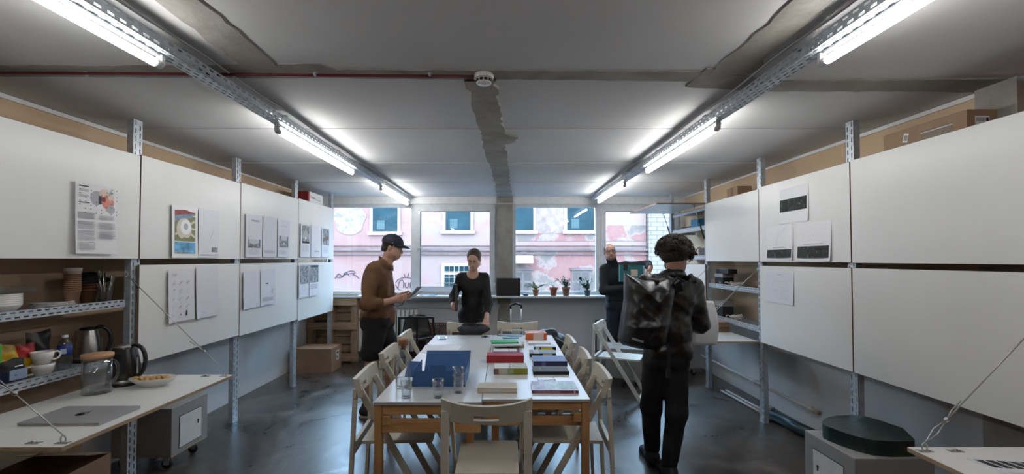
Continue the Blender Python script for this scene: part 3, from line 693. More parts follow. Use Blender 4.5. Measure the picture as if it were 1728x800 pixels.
sheet(-1, yl(409), yl(437), lz(409, 522), lz(409, 458), 'pale pencil plan sheet at the near end of the third lower left panel', sketch(50, (.15, .1, .85, .9), seed=15), curl=.008, paper=M_paper2)
sheet(-1, yl(438.5), yl(463), lz(439, 516), lz(439, 455), 'sheet with a tiny black mark and a grey text strip near its bottom edge', [('l', arc(.42, .72, .13, .10, 0, 2*PI, 14), .0018, M_inkl), ('r', .32, .59, .50, .62, M_ink), ('r', .1, .12, .85, .22, M_inkl), ('t', .1, .12, .85, .22, 4, M_inkg), ('r', .75, .30, .83, .45, M_inkl)], curl=.008, paper=M_paper2)
sheet(-1, yl(503), yl(519.5), lz(503, 503), lz(503, 446), 'sheet with a glass roof photo and a small ring drawing beneath', [('r', .1, .40, .95, .97, M_photog), ('p', [(.12, .42), (.3, .75), (.9, .96), (.8, .75), (.45, .42)], mat('print_teal', (.10, .16, .18), .8)), ('l', arc(.5, .27, .16, .07, 0, 2*PI, 14), .005, M_inkg)], curl=.006, paper=M_paper2)
sheet(-1, yl(520.5), yl(537), lz(521, 500), lz(521, 446), 'sheet with a dark hall photo, right of the glass roof sheet', [('r', .06, .42, .92, .97, M_photog), ('p', [(.06, .97), (.92, .97), (.92, .42), (.7, .42), (.66, .72)], M_ink), ('t', .08, .22, .85, .38, 4, M_inkg)], curl=.006, paper=M_paper2)
sheet(1, yr(1366), yr(1316.5), rz_(1342, 375), rz_(1342, 314), 'sheet with a wide dark photo, alone above the other two on the right panel', [('r', .03, .33, .95, .68, M_photo), ('r', .66, .44, .76, .58, M_inkl), ('r', .28, .42, .32, .64, M_pgrey)], curl=.008)
sheet(1, yr(1339), yr(1295), rz_(1317, 438.5), rz_(1317, 381), 'sheet with a curved pencil line above a dark photo, lower left on the right panel', [('r', .03, .06, .96, .30, M_photo), ('l', [(.35, .42), (.40, .62), (.48, .78), (.72, .92)], .003, M_inkl), ('l', [(.38, .44), (.45, .66), (.75, .90)], .002, M_inkl), ('t', .25, .34, .78, .38, 1, M_inkg)], curl=.014)
sheet(1, yr(1404), yr(1346), rz_(1375, 440.5), rz_(1375, 374), 'sheet with tiny marks above a dark photo, lower right on the right panel', [('r', .03, .08, .95, .38, M_photo), ('r', .30, .16, .40, .30, M_paper), ('c', .7, .28, .012, M_pgrey), ('c', .12, .22, .006, M_paper), ('t', .2, .42, .8, .45, 1, M_inkg), ('c', .4, .65, .003, M_inkg), ('c', .5, .65, .003, M_inkg), ('c', .6, .65, .003, M_inkg)], curl=.016)
pl = []
for a, b in (((.25, .72), (.75, .70)), ((.25, .42), (.72, .40)), ((.25, .72), (.25, .42)), ((.75, .70), (.75, .40)), ((.5, .65), (.66, .65)), ((.5, .5), (.66, .5)), ((.5, .65), (.5, .5)), ((.66, .65), (.66, .5)), ((.4, .42), (.4, .16)), ((.58, .42), (.58, .16)), ((.4, .16), (.58, .16)), ((.20, .58), (.32, .58))):
    pl.append(('l', [a, b], .0025, M_inkl))
sheet(1, yr(1339), yr(1293.5), rz_(1317, 512), rz_(1317, 459.5), 'floor plan sheet alone on the lower right panel', pl+[('t', .42, .90, .6, .93, 1, M_inkg), ('c', .75, .20, .008, M_inkl)], curl=.01, paper=M_paper2)

# ---------------------------------------------------------------- things on the left shelves and desk
def at(px, x):      # distance for a pixel column on the plane x
    return F*x/(px-CX)
S1, S2 = 1.249, .869
def stack_plates(label, x, y, z, r, n, group=None, sq=False):
    for k in range(n):
        o = thing('plate', from_top(k, n)+' '+label, 'plate', (x+random.uniform(-.004, .004), y+random.uniform(-.004, .004), z+k*.0075), 0, group)
        m = MB(); m.lathe([(.0, .001), (r*.6, .0), (r*.65, .003), (r, .013), (r*.995, .0145), (r*.62, .0055), (0, .005)], (0, 0, 0), M_porc, 32); m.build('dish', o)
stack_plates('white plate in the wide flat stack beside the paper cups', -2.76, 2.775, S1, .105, 5, 'plates in the flat stack')
for k in range(6):
    o = thing('bowl', from_top(k, 6)+' white bowl in the nested stack at the left edge', 'bowl', (-2.78, 2.50, S1+k*.011), 0, 'nested white bowls')
    m = MB(); m.lathe([(0, .001), (.05, 0), (.055, .003), (.09, .045), (.0935, .058), (.091, .058), (.087, .046), (.05, .006), (0, .005)], (0, 0, 0), M_porc, 32); m.build('dish', o)
o = thing('food_container', 'clear plastic tray resting on the white bowls at the left edge', 'container', (-2.78, 2.50, S1+.116))
M_clear = glass('clear_plastic', (.90, .92, .92), 1.35, .15); m = MB()
for q in ((-.09, .09, -.11, .11, .0, .002), (-.09, -.088, -.11, .11, 0, .03), (.088, .09, -.11, .11, 0, .03), (-.09, .09, -.11, -.108, 0, .03), (-.09, .09, .108, .11, 0, .03)): m.box(*q, M_clear)
m.box(-.096, .096, -.116, -.108, .028, .031, M_clear); m.box(-.096, .096, .108, .116, .028, .031, M_clear); m.build('tray', o)
def cups(label, px, x, z, n, r, h, step, m1, m2, cat='cup', top=None):
    y = at(px, x)
    for k in range(n):
        last = (k == n-1)
        o = thing('paper_cup', from_top(k, n)+' '+label, 'cup', (x, y, z+k*step), 0, label.split(' in ')[0]+'s')
        m = MB(); m.lathe([(r*.68, .0), (r*.7, h*.5), (r*.93, h*.93)] if True else [], (0, 0, 0), m1 if not (last and top) else top, 24)
        m.lathe([(r*.93, h*.93), (r, h*.97), (r*1.02, h), (r*.96, h), (r*.66, .004), (0, .004)], (0, 0, 0), m1 if not (last and top) else top, 24); m.build('cup_wall', o)
M_kraft = mat('kraft_cup', (.36, .21, .125), .75, noise=(20, .08)); M_kraftd = mat('brown_cup', (.25, .11, .045), .7); M_cupw = mat('white_cup_paper', (.62, .59, .54), .7)
cups('brown paper cup in the tall stack on the upper left shelf', 123, -2.75, S1, 11, .045, .105, .012, M_kraft, M_kraft)
o = thing('paper_cup', 'white paper cup on top of the tall brown cup stack', 'cup', (-2.75, at(123, -2.75), S1+.142))
m = MB(); m.lathe([(.034, 0), (.0465, .100), (.0485, .102), (.0485, .106), (.045, .105), (.032, .004), (0, .004)], (0, 0, 0), M_cupw, 24); m.build('cup_wall', o)
cups('dark brown cup in the short stack behind the tall cup stack', 150, -2.82, S1, 3, .053, .10, .02, M_kraftd, M_kraftd)
o = thing('drawstring_bag', 'crumpled black bag lying on top of the short brown cups', 'bag', (-2.84, at(152, -2.84), S1+.125))
m = MB(); vs = []
for i in range(13):
    for k in range(20):
        a = 2*PI*k/20; q = math.sin(PI*i/12); r = 1+.22*math.sin(3*a+i)+.12*math.sin(7*a-i*.7)
        vs.append((q*math.cos(a)*.075*r, q*math.sin(a)*.11*r, .04-math.cos(PI*i/12)*.045*(1+.2*math.sin(2*a))))
m.add(vs, [(i*20+k, i*20+(k+1) % 20, (i+1)*20+(k+1) % 20, (i+1)*20+k) for i in range(12) for k in range(20)], M_blackm, True); m.build('bag_body', o)
gy = at(178, -2.72)
o = thing('drinking_glass', 'glass holding metal cutlery at the post end of the upper left shelf', 'glass', (-2.72, gy, S1))
m = MB(); m.lathe([(0, .001), (.034, .0), (.046, .13), (.044, .13), (.032, .006), (0, .006)], (0, 0, 0), M_glass, 24); m.build('vessel', o)
for k in range(7):
    a = k*2.3; o = thing('cutlery', 'metal fork or spoon leaning in the cutlery glass', 'cutlery', (-2.72+.016*math.cos(a), gy+.016*math.sin(a), S1+.008), 0, 'cutlery in the glass')
    dx, dy = .024*math.cos(a), .026*math.sin(a); h = .15+.02*(k % 3); m = MB()
    m.tube([(0, 0, 0), (dx, dy, h)], .0028, M_steel, 6); o1 = m.build('shaft', o)
    m = MB(); T = Matrix.Translation((dx*1.1, dy*1.1, h+.015)); m.ell((0, 0, 0), (.008, .003 if k % 2 else .006, .022), M_steel, T, 10); m.build('head', o)

# lower shelf: snack bags, jar, mugs, bottle, steel kettle
def bag(label, px, x, z, w, h, m1, m2, seed=1, dep=.05, lean=0):
    y = at(px, x); o = thing('snack_bag', label, 'bag', (x, y, z)); m = MB(); r = random.Random(seed)
    nu, nv = 12, 10; ph = [r.uniform(0, 6) for _ in range(6)]
    for side in (-1, 1):
        vs = []; fs = []
        for j in range(nv+1):
            v = j/nv
            for i in range(nu+1):
                u = i/nu; b = (math.sin(PI*u)**.6)*(math.sin(PI*min(1, max(0, v*.96+.02)))**.5)*dep/2
                wr = .005*math.sin(9*u+ph[0]+4*v)+.004*math.sin(17*v+ph[1]+6*u)
                vs.append((side*(b+wr*(b > .004))+lean*v, (u-.5)*w*(1-.08*math.sin(PI*v)), v*h+.006*math.sin(5*u+ph[2])*v))
        for j in range(nv):
            for i in range(nu):
                a = j*(nu+1)+i; fs.append((a, a+1, a+nu+2, a+nu+1) if side > 0 else (a, a+nu+1, a+nu+2, a+1))
        nf = len(fs)
        lo = [f for q, f in enumerate(fs) if q//nu < nv*.55]; hi = [f for q, f in enumerate(fs) if q//nu >= nv*.55]
        m.add(vs, lo, m1, True); m.add(vs, hi, m2, True)
    m.build('wrapper', o); return o
M_yel = mat('yellow_wrapper', (.62, .38, .02), .3, noise=(12, .2)); M_redw = mat('red_wrapper', (.42, .03, .03), .3, noise=(12, .3)); M_navy = mat('navy_wrapper', (.015, .03, .08), .35)
M_dk = mat('dark_wrapper', (.03, .025, .02), .3); M_greenb = mat('green_carton', (.08, .35, .06), .5)
bag('yellow snack bag lying crumpled behind the dark coffee pack', 18, -2.80, S2, .13, .20, M_yel, M_yel, 2, .06)
bag('red and yellow snack bag, crumpled, between the yellow bag and the navy pack', 45, -2.79, S2, .12, .195, M_yel, M_redw, 3, .07)
bag('navy blue pack with a dark folded top behind the mugs', 68, -2.84, S2, .15, .245, M_navy, M_dk, 4, .08)
o = bag('dark coffee pack with a pale label at the left end of the lower shelf', 25, -2.69, S2, .125, .135, M_navy, M_blackm, 5, .07)
m = MB(); m.box(.036, .038, -.045, .045, .03, .085, mat('pale_label', (.25, .33, .45), .5)); m.box(.038, .0385, -.02, .02, .10, .106, M_paper); m.build('pack_label', o)
o = thing('drinks_carton', 'green carton cut by the left edge of the picture', 'carton', (-2.74, at(-17, -2.74), S2))
m = MB(); m.box(-.04, .04, -.035, .035, 0, .23, M_greenb); m.box(-.041, .041, -.036, .036, 0, .09, mat('carton_gold', (.45, .33, .12), .5)); m.box(-.03, .03, -.025, .025, .23, .245, M_blackm); m.build('carton_body', o, bevel=.004)
def mug(label, x, y, z, rz, r=.053, h=.075):
    o = thing('mug', label, 'mug', (x, y, z), rz); m = MB()
    m.lathe([(0, .001), (r*.55, 0), (r*.62, .004), (r*.9, h*.55), (r, h), (r*.95, h), (r*.84, h*.5), (r*.5, .007), (0, .007)], (0, 0, 0), M_porc, 28); m.build('bowl', o)
    m = MB(); m.stube([(r*.86, 0, h*.82), (r*1.35, 0, h*.86), (r*1.6, 0, h*.6), (r*1.35, 0, h*.3), (r*.80, 0, h*.28)], [.006, .0055, .005, .0055, .006], M_porc, 10); m.build('handle', o)
my = at(77, -2.70)
mug('white mug at the bottom of the pair on the lower left shelf', -2.70, my, S2, -PI*.62)
mug('beige mug tilted on top of the other mug on the lower left shelf', -2.70, my-.005, S2+.070, PI*.40)
by = at(113, -2.72); o = thing('water_bottle', 'small water bottle with a dark blue label on the lower left shelf', 'bottle', (-2.72, by, S2))
M_pet = glass('pet_plastic', (.90, .94, .96), 1.45, .05)
m = MB(); m.lathe([(0, .004), (.028, 0), (.034, .006), (.033, .03), (.035, .05), (.033, .07), (.034, .10), (.034, .155), (.026, .18), (.013, .19), (.013, .198)], (0, 0, 0), M_pet, 24); m.build('bottle_body', o)
m = MB(); m.lathe([(0, .008), (.030, .008), (.031, .09), (.031, .145), (0, .145)], (0, 0, 0), M_water, 24); m.build('water', o)
m = MB(); m.lathe([(.0345, .095), (.0352, .096), (.0352, .152), (.0345, .153)], (0, 0, 0), mat('blue_label', (.015, .04, .22), .5), 24); m.box(.0335, .0358, -.02, .008, .105, .135, mat('label_pale', (.5, .55, .7), .5), Matrix.Rotation(-.8, 4, 'Z')); m.build('bottle_label', o)
m = MB(); m.lathe([(0, .216), (.0150, .215), (.0155, .198), (0, .198)][::-1], (0, 0, 0), mat('white_cap', (.72, .76, .78), .4), 20); m.build('cap', o)

def kettle(label, x, y, z, rz, body, h=.22, r=.075, black_base=True):
    o = thing('electric_kettle', label, 'kettle', (x, y, z), rz)
    m = MB(); m.lathe([(0, 0), (r*1.02, 0), (r*1.05, .008), (r*1.03, .020), (0, .020)], (0, 0, 0), M_black, 32); m.lathe([(r*1.0, .020), (r*1.02, .022), (r*1.02, .036), (r*.98, .038)], (0, 0, 0), M_steel, 32); m.build('kettle_base', o)
    m = MB(); m.lathe([(r*.98, .038), (r*1.0, .05), (r*.98, h*.4), (r*.86, h*.7), (r*.70, h*.96), (r*.68, h)], (0, 0, 0), body, 36)
    m.prism([(-r*.60, -.02), (-r*.98, -.004), (-r*.98, .004), (-r*.60, .02)], h*.80, h*.97, body, smooth=True); m.build('kettle_body', o)
    m = MB(); m.lathe([(r*.68, h), (r*.62, h+.008), (r*.3, h+.014), (0, h+.015)], (0, 0, 0), M_steel if body is not M_steel else M_black, 28); m.build('lid', o)
    m = MB(); m.stube([(r*.55, 0, h+.004), (r*.95, 0, h+.012), (r*1.45, 0, h-.012), (r*1.68, 0, h*.70), (r*1.55, 0, h*.42), (r*1.18, 0, h*.24), (r*.98, 0, h*.22)], [.010, .012, .013, .013, .012, .011, .010], M_black, 12); m.build('handle', o)
    m = MB(); m.box(r*1.02, r*1.06, -.006, .006, h*.3, h*.72, M_steel); m.build('water_gauge', o)
    return o
kettle('brushed steel electric kettle with black handle on the lower left shelf', -2.80, at(152, -2.80), S2, .5, M_steel, .215, .070)
M_kblack = mat('gloss_black_kettle', (.015, .015, .016), .22, spec=.7)
kettle('black electric kettle with steel base ring on the left desk', -2.41, 2.89, DZ, -.12, M_kblack, .235, .088)
# glass jug
jx, jy = -2.41, 2.70
o = thing('glass_jug', 'clear glass jug with a round wooden lid on the left desk', 'jug', (jx, jy, DZ), -.1)
m = MB(); m.lathe([(0, .002), (.068, 0), (.073, .005), (.072, .06), (.070, .205), (.067, .205), (.068, .06), (.068, .008), (0, .008)], (0, 0, 0), M_glass, 40); m.build('vessel', o)
m = MB(); m.stube([(.068, 0, .185), (.105, 0, .192), (.130, 0, .165), (.130, 0, .11), (.105, 0, .075), (.070, 0, .068)], .0075, M_glass, 12); m.build('handle', o)
m = MB(); m.lathe([(0, .198), (.066, .198), (.066, .208), (.076, .208), (.077, .226), (.074, .230), (0, .231)], (0, 0, 0), M_tan, 36); m.build('lid', o)
# biscuits
bx, byy = -2.19, 2.845
o = thing('serving_bowl', 'white oval bowl of round biscuits on the left desk', 'bowl', (bx, byy, DZ), .15)
m = MB(); m.lathe([(0, .001), (.45, .0), (.5, .004), (.86, .034), (1.0, .052), (.985, .055), (.83, .038), (.45, .010), (0, .009)], (0, 0, 0), M_porc, 40)
m.v = [(v[0]*.135, v[1]*.075, v[2]) for v in m.v]; m.build('dish', o)
M_bis = mat('biscuit', (.50, .30, .12), .8, noise=(70, .2))
r = random.Random(3)
for k in range(14):
    i = k % 7; lay = k//7; x = -.085+i*.028; y = r.uniform(-.02, .02)
    o = thing('biscuit', 'round golden biscuit in the white oval bowl', 'biscuit', (bx+x*.98-y*.1, byy+y+x*.15, DZ+.030+lay*.014+abs(x)*.06), 0, 'biscuits in the oval bowl')
    o.rotation_euler = (r.uniform(-.2, .2), r.uniform(.3, .7), 0)
    m = MB(); m.lathe([(0, 0), (.021, 0), (.024, .003), (.022, .007), (0, .008)], (0, 0, 0), M_bis, 20); m.build('wafer', o)
# laptop closed
o = thing('laptop', 'closed grey laptop lying on the left desk', 'laptop', (-2.115, 2.29, DZ), .02)
M_alu = mat('space_grey_aluminium', (.40, .40, .41), .38, metal=.35, noise=(40, .03))
m = MB(); m.box(-.19, .19, -.125, .125, .001, .008, M_alu); m.build('laptop_base', o, bevel=.003)
m = MB(); m.box(-.19, .19, -.125, .125, .0095, .015, M_alu); m.box(-.188, .188, -.123, .123, .008, .0095, M_blackm)
m.prism([(.0+.026*math.cos(a)*(1-.22*max(0, math.cos(a-.3))**8), .0+.029*math.sin(a)*(1-.12*abs(math.cos(a))**6)) for a in [2*PI*i/28 for i in range(28)]], .015, .0153, mat('mirror_black', (.01, .01, .015), .08))
m.ell((.006, .036, .0151), (.006, .011, .0003), mat('mirror_black', (.01, .01, .015), .08)); m.build('laptop_lid', o, bevel=.0)
o = thing('teaspoon', 'small dark metal clip lying behind the biscuit bowl', 'clip', (-2.30, 2.985, DZ)); m = MB(); m.tube([(0, 0, .004), (.03, .005, .006), (.045, 0, .012), (.03, -.005, .008)], .003, M_black, 6); m.build('clip_body', o); o.name = 'binder_clip'
# open cardboard box lower left
def open_box(label, cx, cy, w, d, h, rz, flaps=True):
    o = thing('cardboard_box', label, 'box', (cx, cy, 0), rz); t = .005; m = MB()
    m.box(-w/2, w/2, -d/2, d/2, 0, t, M_card)
    m.box(-w/2, -w/2+t, -d/2, d/2, 0, h, M_card); m.box(w/2-t, w/2, -d/2, d/2, 0, h, M_card); m.box(-w/2, w/2, -d/2, -d/2+t, 0, h, M_card); m.box(-w/2, w/2, d/2-t, d/2, 0, h, M_card); m.build('box_body', o)
    def fl(a, b, out, up, inset):
        a = Vector(a); b = Vector(b); n = (b-a).normalized()*inset; e = Vector(out)+Vector((0, 0, up)); tz = Vector((0, 0, t))
        m = MB(); vs = [a, b, b-n+e, a+n+e]; vs += [v+tz for v in vs]
        m.add(vs, [(0, 3, 2, 1), (4, 5, 6, 7), (0, 1, 5, 4), (1, 2, 6, 5), (2, 3, 7, 6), (3, 0, 4, 7)], M_card); m.build('flap', o)
    fl((-w/2, d/2, h), (w/2, d/2, h), (0, -.16, 0), .05, .02); fl((w/2, -d/2, h), (-w/2, -d/2, h), (0, -.15, 0), -.05, .02)
    fl((-w/2, -d/2, h), (-w/2, d/2, h), (.14, 0, 0), .06, .02); fl((w/2, d/2, h), (w/2, -d/2, h), (-.12, 0, 0), -.10, .03)
    return o
open_box('open cardboard box with folded flaps under the left desk', -2.68, 2.56, .44, .62, .34, .03)
# ---------------------------------------------------------------- carts
def cart(label, cx, cy, w, d, rz, hatch='x+'):
    o = thing('rolling_box', label, 'cart', (cx, cy, 0), rz); z0, z1 = .115, .46; m = MB()
    m.box(-w/2, w/2, -d/2, d/2, z0, z1, M_concbox); b = m.build('box_body', o, bevel=.004)
    m = MB(); m.box(-w/2, w/2, -d/2, d/2, z0-.012, z0-.0005, M_ply); m.build('bottom_board', o)
    m = MB(); s = 1 if hatch == 'x+' else -1
    m.box(s*(w/2-.001), s*(w/2+.004), -d*.30, d*.30, z0+.03, z1-.085, M_white); g = m.build('hatch', o)
    m = MB(); m.box(s*(w/2+.0005), s*(w/2+.0015), -d*.31, d*.31, z0+.024, z1-.079, M_black); m.build('hatch_gap', o)
    m = MB(); m.tube([(s*(w/2+.004), d*.2, z0+.17), (s*(w/2+.008), d*.2, z0+.17)], .009, M_black, 10); m.box(s*(w/2+.004), s*(w/2+.008), d*.2-.004, d*.2+.004, z0+.145, z0+.165, M_black); m.build('keyhole', o)
    for sx in (-1, 1):
        for sy in (-1, 1):
            c = MB(); x = sx*(w/2-.06); y = sy*(d/2-.06)
            c.box(x-.03, x+.03, y-.03, y+.03, .098, .103, M_zinc); c.tube([(x, y, .085), (x, y, .1)], .012, M_zinc, 8)
            c.box(x-.03, x+.012, y-.018, y-.015, .035, .088, M_zinc); c.box(x-.03, x+.012, y+.015, y+.018, .035, .088, M_zinc); f = c.build('caster', o)
            c = MB(); T = Matrix.Translation((x-.012, y, .0385)) @ Matrix.Rotation(PI/2, 4, 'X')
            c.lathe([(.0, -.011), (.032, -.011), (.038, -.007), (.038, .007), (.032, .011), (0, .011)], (0, 0, 0), M_rubber, 20, T); c.lathe([(0, -.012), (.016, -.012), (.016, .012), (0, .012)], (0, 0, 0), M_zincd, 12, T); c.build('wheel', f)
    return o
cart('grey box on casters with a white hatch under the left desk', -2.66, 3.55, .44, .40, 0)
cart('grey box on casters carrying the dark green round pad', 2.13, 2.73, .44, .42, 0, 'x-')
cart('grey box on casters behind the white folding chair', 1.50, 5.78, .46, .42, -.25)
cart('grey box on casters standing under the far right desk', 2.35, 6.28, .44, .42, .1)
# bean-shaped dark pad on the near right cart
o = thing('leather_pad', 'thick dark green round-ended leather pad on the near grey cart', 'pad', (2.14, 2.68, .46), 0)
pts = []
for px, py in ((1536.5, 741.5), (1497.5, 742), (1467.5, 740), (1437.5, 733), (1415, 725.7), (1394, 718), (1384, 713.5), (1382.7, 709), (1386, 705), (1392.5, 701.7), (1407.5, 699), (1430, 698), (1454, 700), (1475, 705.5), (1497.5, 713), (1517, 719.7), (1529, 731), (1537, 738.5)):
    d = F*(CH-.545)/(py-CY); pts.append((X(px, d)-2.14, d-2.68))
pts.reverse()
n = len(pts)
M_pad = mat('dark_green_leather', (.012, .028, .026), .33, noise=(7, .35), bump=(25, .25), spec=.6)
m = MB(); m.prism(pts, 0, .085, M_pad, smooth=True); m.box(.03, .045, -.139, -.134, .066, .072, M_paper); m.build('pad_body', o, bevel=.008)
# catalogue on near right desk
o = thing('catalogue', 'glossy open catalogue with dark product photos on the near right desk', 'magazine', (1.98, 1.66, DZ), .0)
m = MB()
m.add([(-.17, .15, .004), (.02, .10, .012), (.06, -.18, .012), (-.13, -.14, .004), (-.17, .15, 0), (.02, .10, 0), (.06, -.18, 0), (-.13, -.14, 0)], [(3, 2, 1, 0), (4, 5, 6, 7), (0, 1, 5, 4), (1, 2, 6, 5), (2, 3, 7, 6), (3, 0, 4, 7)], M_paper2)
m.add([(.02, .10, .012), (.22, .12, .008), (.27, -.16, .008), (.06, -.18, .012), (.02, .10, 0), (.22, .12, 0), (.27, -.16, 0), (.06, -.18, 0)], [(3, 2, 1, 0), (4, 5, 6, 7), (0, 1, 5, 4), (1, 2, 6, 5), (2, 3, 7, 6), (3, 0, 4, 7)], M_paper2)
def q(u0, v0, u1, v1, mt, pg):
    A = [Vector(p) for p in (([(-.17, .15, .0045), (.02, .10, .0125), (-.13, -.14, .0045), (.06, -.18, .0125)]) if pg == 0 else ([(.02, .10, .0125), (.22, .12, .0085), (.06, -.18, .0125), (.27, -.16, .0085)]))]
    f = lambda u, v: (A[0]*(1-u)+A[1]*u)*(1-v)+(A[2]*(1-u)+A[3]*u)*v
    m.add([f(u0, v0), f(u0, v1), f(u1, v1), f(u1, v0)], [(0, 1, 2, 3)], mt)
for k in range(5): q(.06+k*.18, .04, .20+k*.18, .28, M_photo, 0)
for k in range(3):
    for j in range(2): q(.10+k*.3, .08+j*.3, .34+k*.3, .32+j*.3, M_photo, 1)
q(.06, .40, .94, .9, M_inkl, 0); q(.1, .75, .9, .92, M_inkl, 1)
m.build('pages', o)
# ---------------------------------------------------------------- right open shelf contents
def coil(label, x, y, z, seed, r=.05, n=5):
    o = thing('rope_coil', label, 'rope', (x, y, z)); R = random.Random(seed); m = MB()
    for k in range(n):
        pts = []; a0 = R.uniform(0, 6); rx, ry = r*R.uniform(.7, 1.3), r*R.uniform(.9, 1.8); h = R.uniform(.012, .05); t = R.uniform(-.4, .4); ox, oy = R.uniform(-.02, .02), R.uniform(-.05, .05)
        for i in range(20):
            a = 2*PI*i/20; pts.append((ox+rx*math.cos(a+a0), oy+ry*math.sin(a+a0), max(.006, h+t*.04*math.cos(a)+.012*math.sin(2*a+k)+.01)))
        m.tube(pts, .005, mat('rope_white', (.50, .46, .40), .8), 6, True)
    m.build('rope', o)
coil('tangled pale rope on the upper right shelf', 2.54, 5.02, 1.236, 2, .045, 7)
coil('second tangle of pale rope farther back on the upper right shelf', 2.56, 5.28, 1.236, 8, .04, 5)
coil('bundle of white cable on the lower right shelf', 2.53, 5.05, .866, 5, .045, 7)
def stackbox(name, label, cat, x0, x1, y0, y1, z0, z1, m1, rz=0, lid=None):
    cx, cy = (x0+x1)/2, (y0+y1)/2; o = thing(name, label, cat, (cx, cy, z0), rz); m = MB(); m.box(x0-cx, x1-cx, y0-cy, y1-cy, 0, z1-z0, m1); m.build('box_body', o, bevel=.004)
    if lid:
        m = MB(); m.box(x0-cx-.003, x1-cx+.003, y0-cy-.003, y1-cy+.003, (z1-z0)*.72, z1-z0+.003, lid); m.build('lid', o, bevel=.003)
    return o
stackbox('storage_box', 'dark box with a black case on it on the upper right shelf', 'box', 2.50, 2.63, 5.26, 5.46, 1.239, 1.38, M_blackm, 0, mat('grey_lid', (.25, .24, .24), .6))
stackbox('black_case', 'black case lying on top of the dark box on the upper right shelf', 'case', 2.505, 2.61, 5.14, 5.44, 1.386, 1.44, M_black)
stackbox('storage_box', 'dark grey box at the far end of the lower right shelf', 'box', 2.50, 2.63, 5.27, 5.46, .869, 1.06, M_blackm, 0, mat('grey_lid', (.25, .24, .24), .6))
for k in range(8):
    o = thing('cardboard_sheet', from_top(k, 8)+' brown cardboard sheet in the pile on the far right desk', 'cardboard', (2.30+random.uniform(-.008, .008), 5.12+random.uniform(-.01, .01), DZ+k*.0135), random.uniform(-.02, .02), 'cardboard sheets piled on the far right desk')
    m = MB(); m.box(-.125, .125, -.17, .17, 0, .011, M_card); m.box(-.124, .124, -.171, .171, .003, .008, M_cardd); m.build('board', o)
# upper far bay
stackbox('cardboard_box', 'small cardboard box behind the blue folder under the raised flap', 'box', 2.61, 2.76, 5.70, 6.05, 1.94, 2.17, M_card)
o = stackbox('blue_folder', 'bright blue folder box on the highest right shelf', 'box', 2.47, 2.60, 5.86, 6.08, 1.94, 2.08, mat('cyan_card', (.03, .26, .48), .5))
for k in range(4):
    stackbox('magazine', from_top(k, 4)+' thin magazine in the pile beside the blue folder', 'magazine', 2.48, 2.70, 6.15, 6.42, 1.94+k*.016, 1.953+k*.016, (M_blackm, M_inkg, M_paper2, M_blackm)[k], (k-1.5)*.03)['group'] = 'thin magazines beside the blue folder'
stackbox('speaker_box', 'black device standing on the lower shelf under the raised flap', 'device', 2.50, 2.70, 5.70, 5.92, 1.568, 1.70, M_black)
o = thing('headphones', 'black headphones beside the black device under the raised flap', 'headphones', (2.56, 6.02, 1.568), .4)
m = MB(); m.tube([(0, .075*math.cos(a), .05+.09*math.sin(a)) for a in [PI*i/14 for i in range(15)]], .007, M_black, 8); m.build('headband', o)
for s in (-1, 1):
    m = MB(); T = Matrix.Translation((0, s*.075, .045)) @ Matrix.Rotation(PI/2, 4, 'X'); m.lathe([(0, -.015), (.035, -.015), (.04, 0), (.035, .015), (0, .015)], (0, 0, 0), M_black, 16, T); m.build('ear_cup', o)
# boxes on top of racks (a top board carries them)
o = thing('top_board', 'grey board on top of the right rack carrying the long cardboard box', 'shelf', (2.62, 4.3, 2.19)); m = MB(); m.box(-.165, .165, -2.4, 2.4, 0, .012, M_zincd); m.box(-.165, -.155, -2.4, 2.4, -.03, 0, M_zinc); m.build('board', o)
o = thing('top_board', 'grey board on top of the left rack carrying the red and white box', 'shelf', (-2.78, 4.35, 2.24)); m = MB(); m.box(-.18, .18, -2.35, 2.35, 0, .012, M_zincd); m.box(.17, .18, -2.35, 2.35, -.03, 0, M_zinc); m.build('board', o)
o = thing('cardboard_box', 'long brown cardboard box with labels on top of the near right panels', 'box', (2.665, 2.80, 2.202))
m = MB(); m.box(-.095, .095, -.28, .28, 0, .185, M_card); m.box(-.093, .093, -.278, .278, .185, .187, M_cardd); m.build('box_body', o, bevel=.003)
m = MB(); T = Matrix.Rotation(-PI/2, 4, 'Z'); m.box(-.0965, -.0953, .12, .155, .07, .125, M_paper, Matrix.Rotation(.25, 4, 'X'))
for k in range(7): m.box(-.0972, -.0964, .123+k*.004, .1245+k*.004, .08, .115, M_ink, Matrix.Rotation(.25, 4, 'X'))
m.build('barcode_label', o)
m = MB(); m.box(-.098, -.096, -.20, .0, .05, .14, M_clear); m.box(-.0985, -.098, -.20, .0, .125, .13, M_porc); m.build('plastic_pocket', o)
m = MB(); m.box(-.05, .03, -.2815, -.2803, .05, .15, M_paper); m.box(-.045, .005, -.2822, -.2815, .12, .14, M_inkg); m.box(.01, .025, -.2822, -.2815, .12, .14, M_ink); m.build('address_label', o)
o = thing('cardboard_box', 'small brown box on the right rack above the blank panel', 'box', (2.60, 5.06, 2.202)); m = MB(); m.box(-.08, .08, -.12, .12, 0, .15, M_card); m.box(-.081, .081, -.03, .03, .0, .152, M_cardd); m.build('box_body', o, bevel=.003)
o = thing('printed_box', 'red and white product box on top of the left rack near the window', 'box', (-2.72, 6.25, 2.252))
M_cred = mat('box_red', (.28, .02, .02), .5); M_cw = mat('box_white', (.68, .68, .70), .5)
m = MB(); m.box(-.10, .10, -.24, .24, 0, .205, M_cw); m.box(-.1005, .1005, -.2405, -.235, -.0, .206, M_cred); m.box(.1, .1008, -.24, -.20, 0, .205, M_cred)
T = Matrix.Translation((.1012, .16, .0)) @ Matrix.Rotation(PI/2, 4, 'Z') @ Matrix.Rotation(PI/2, 4, 'X')
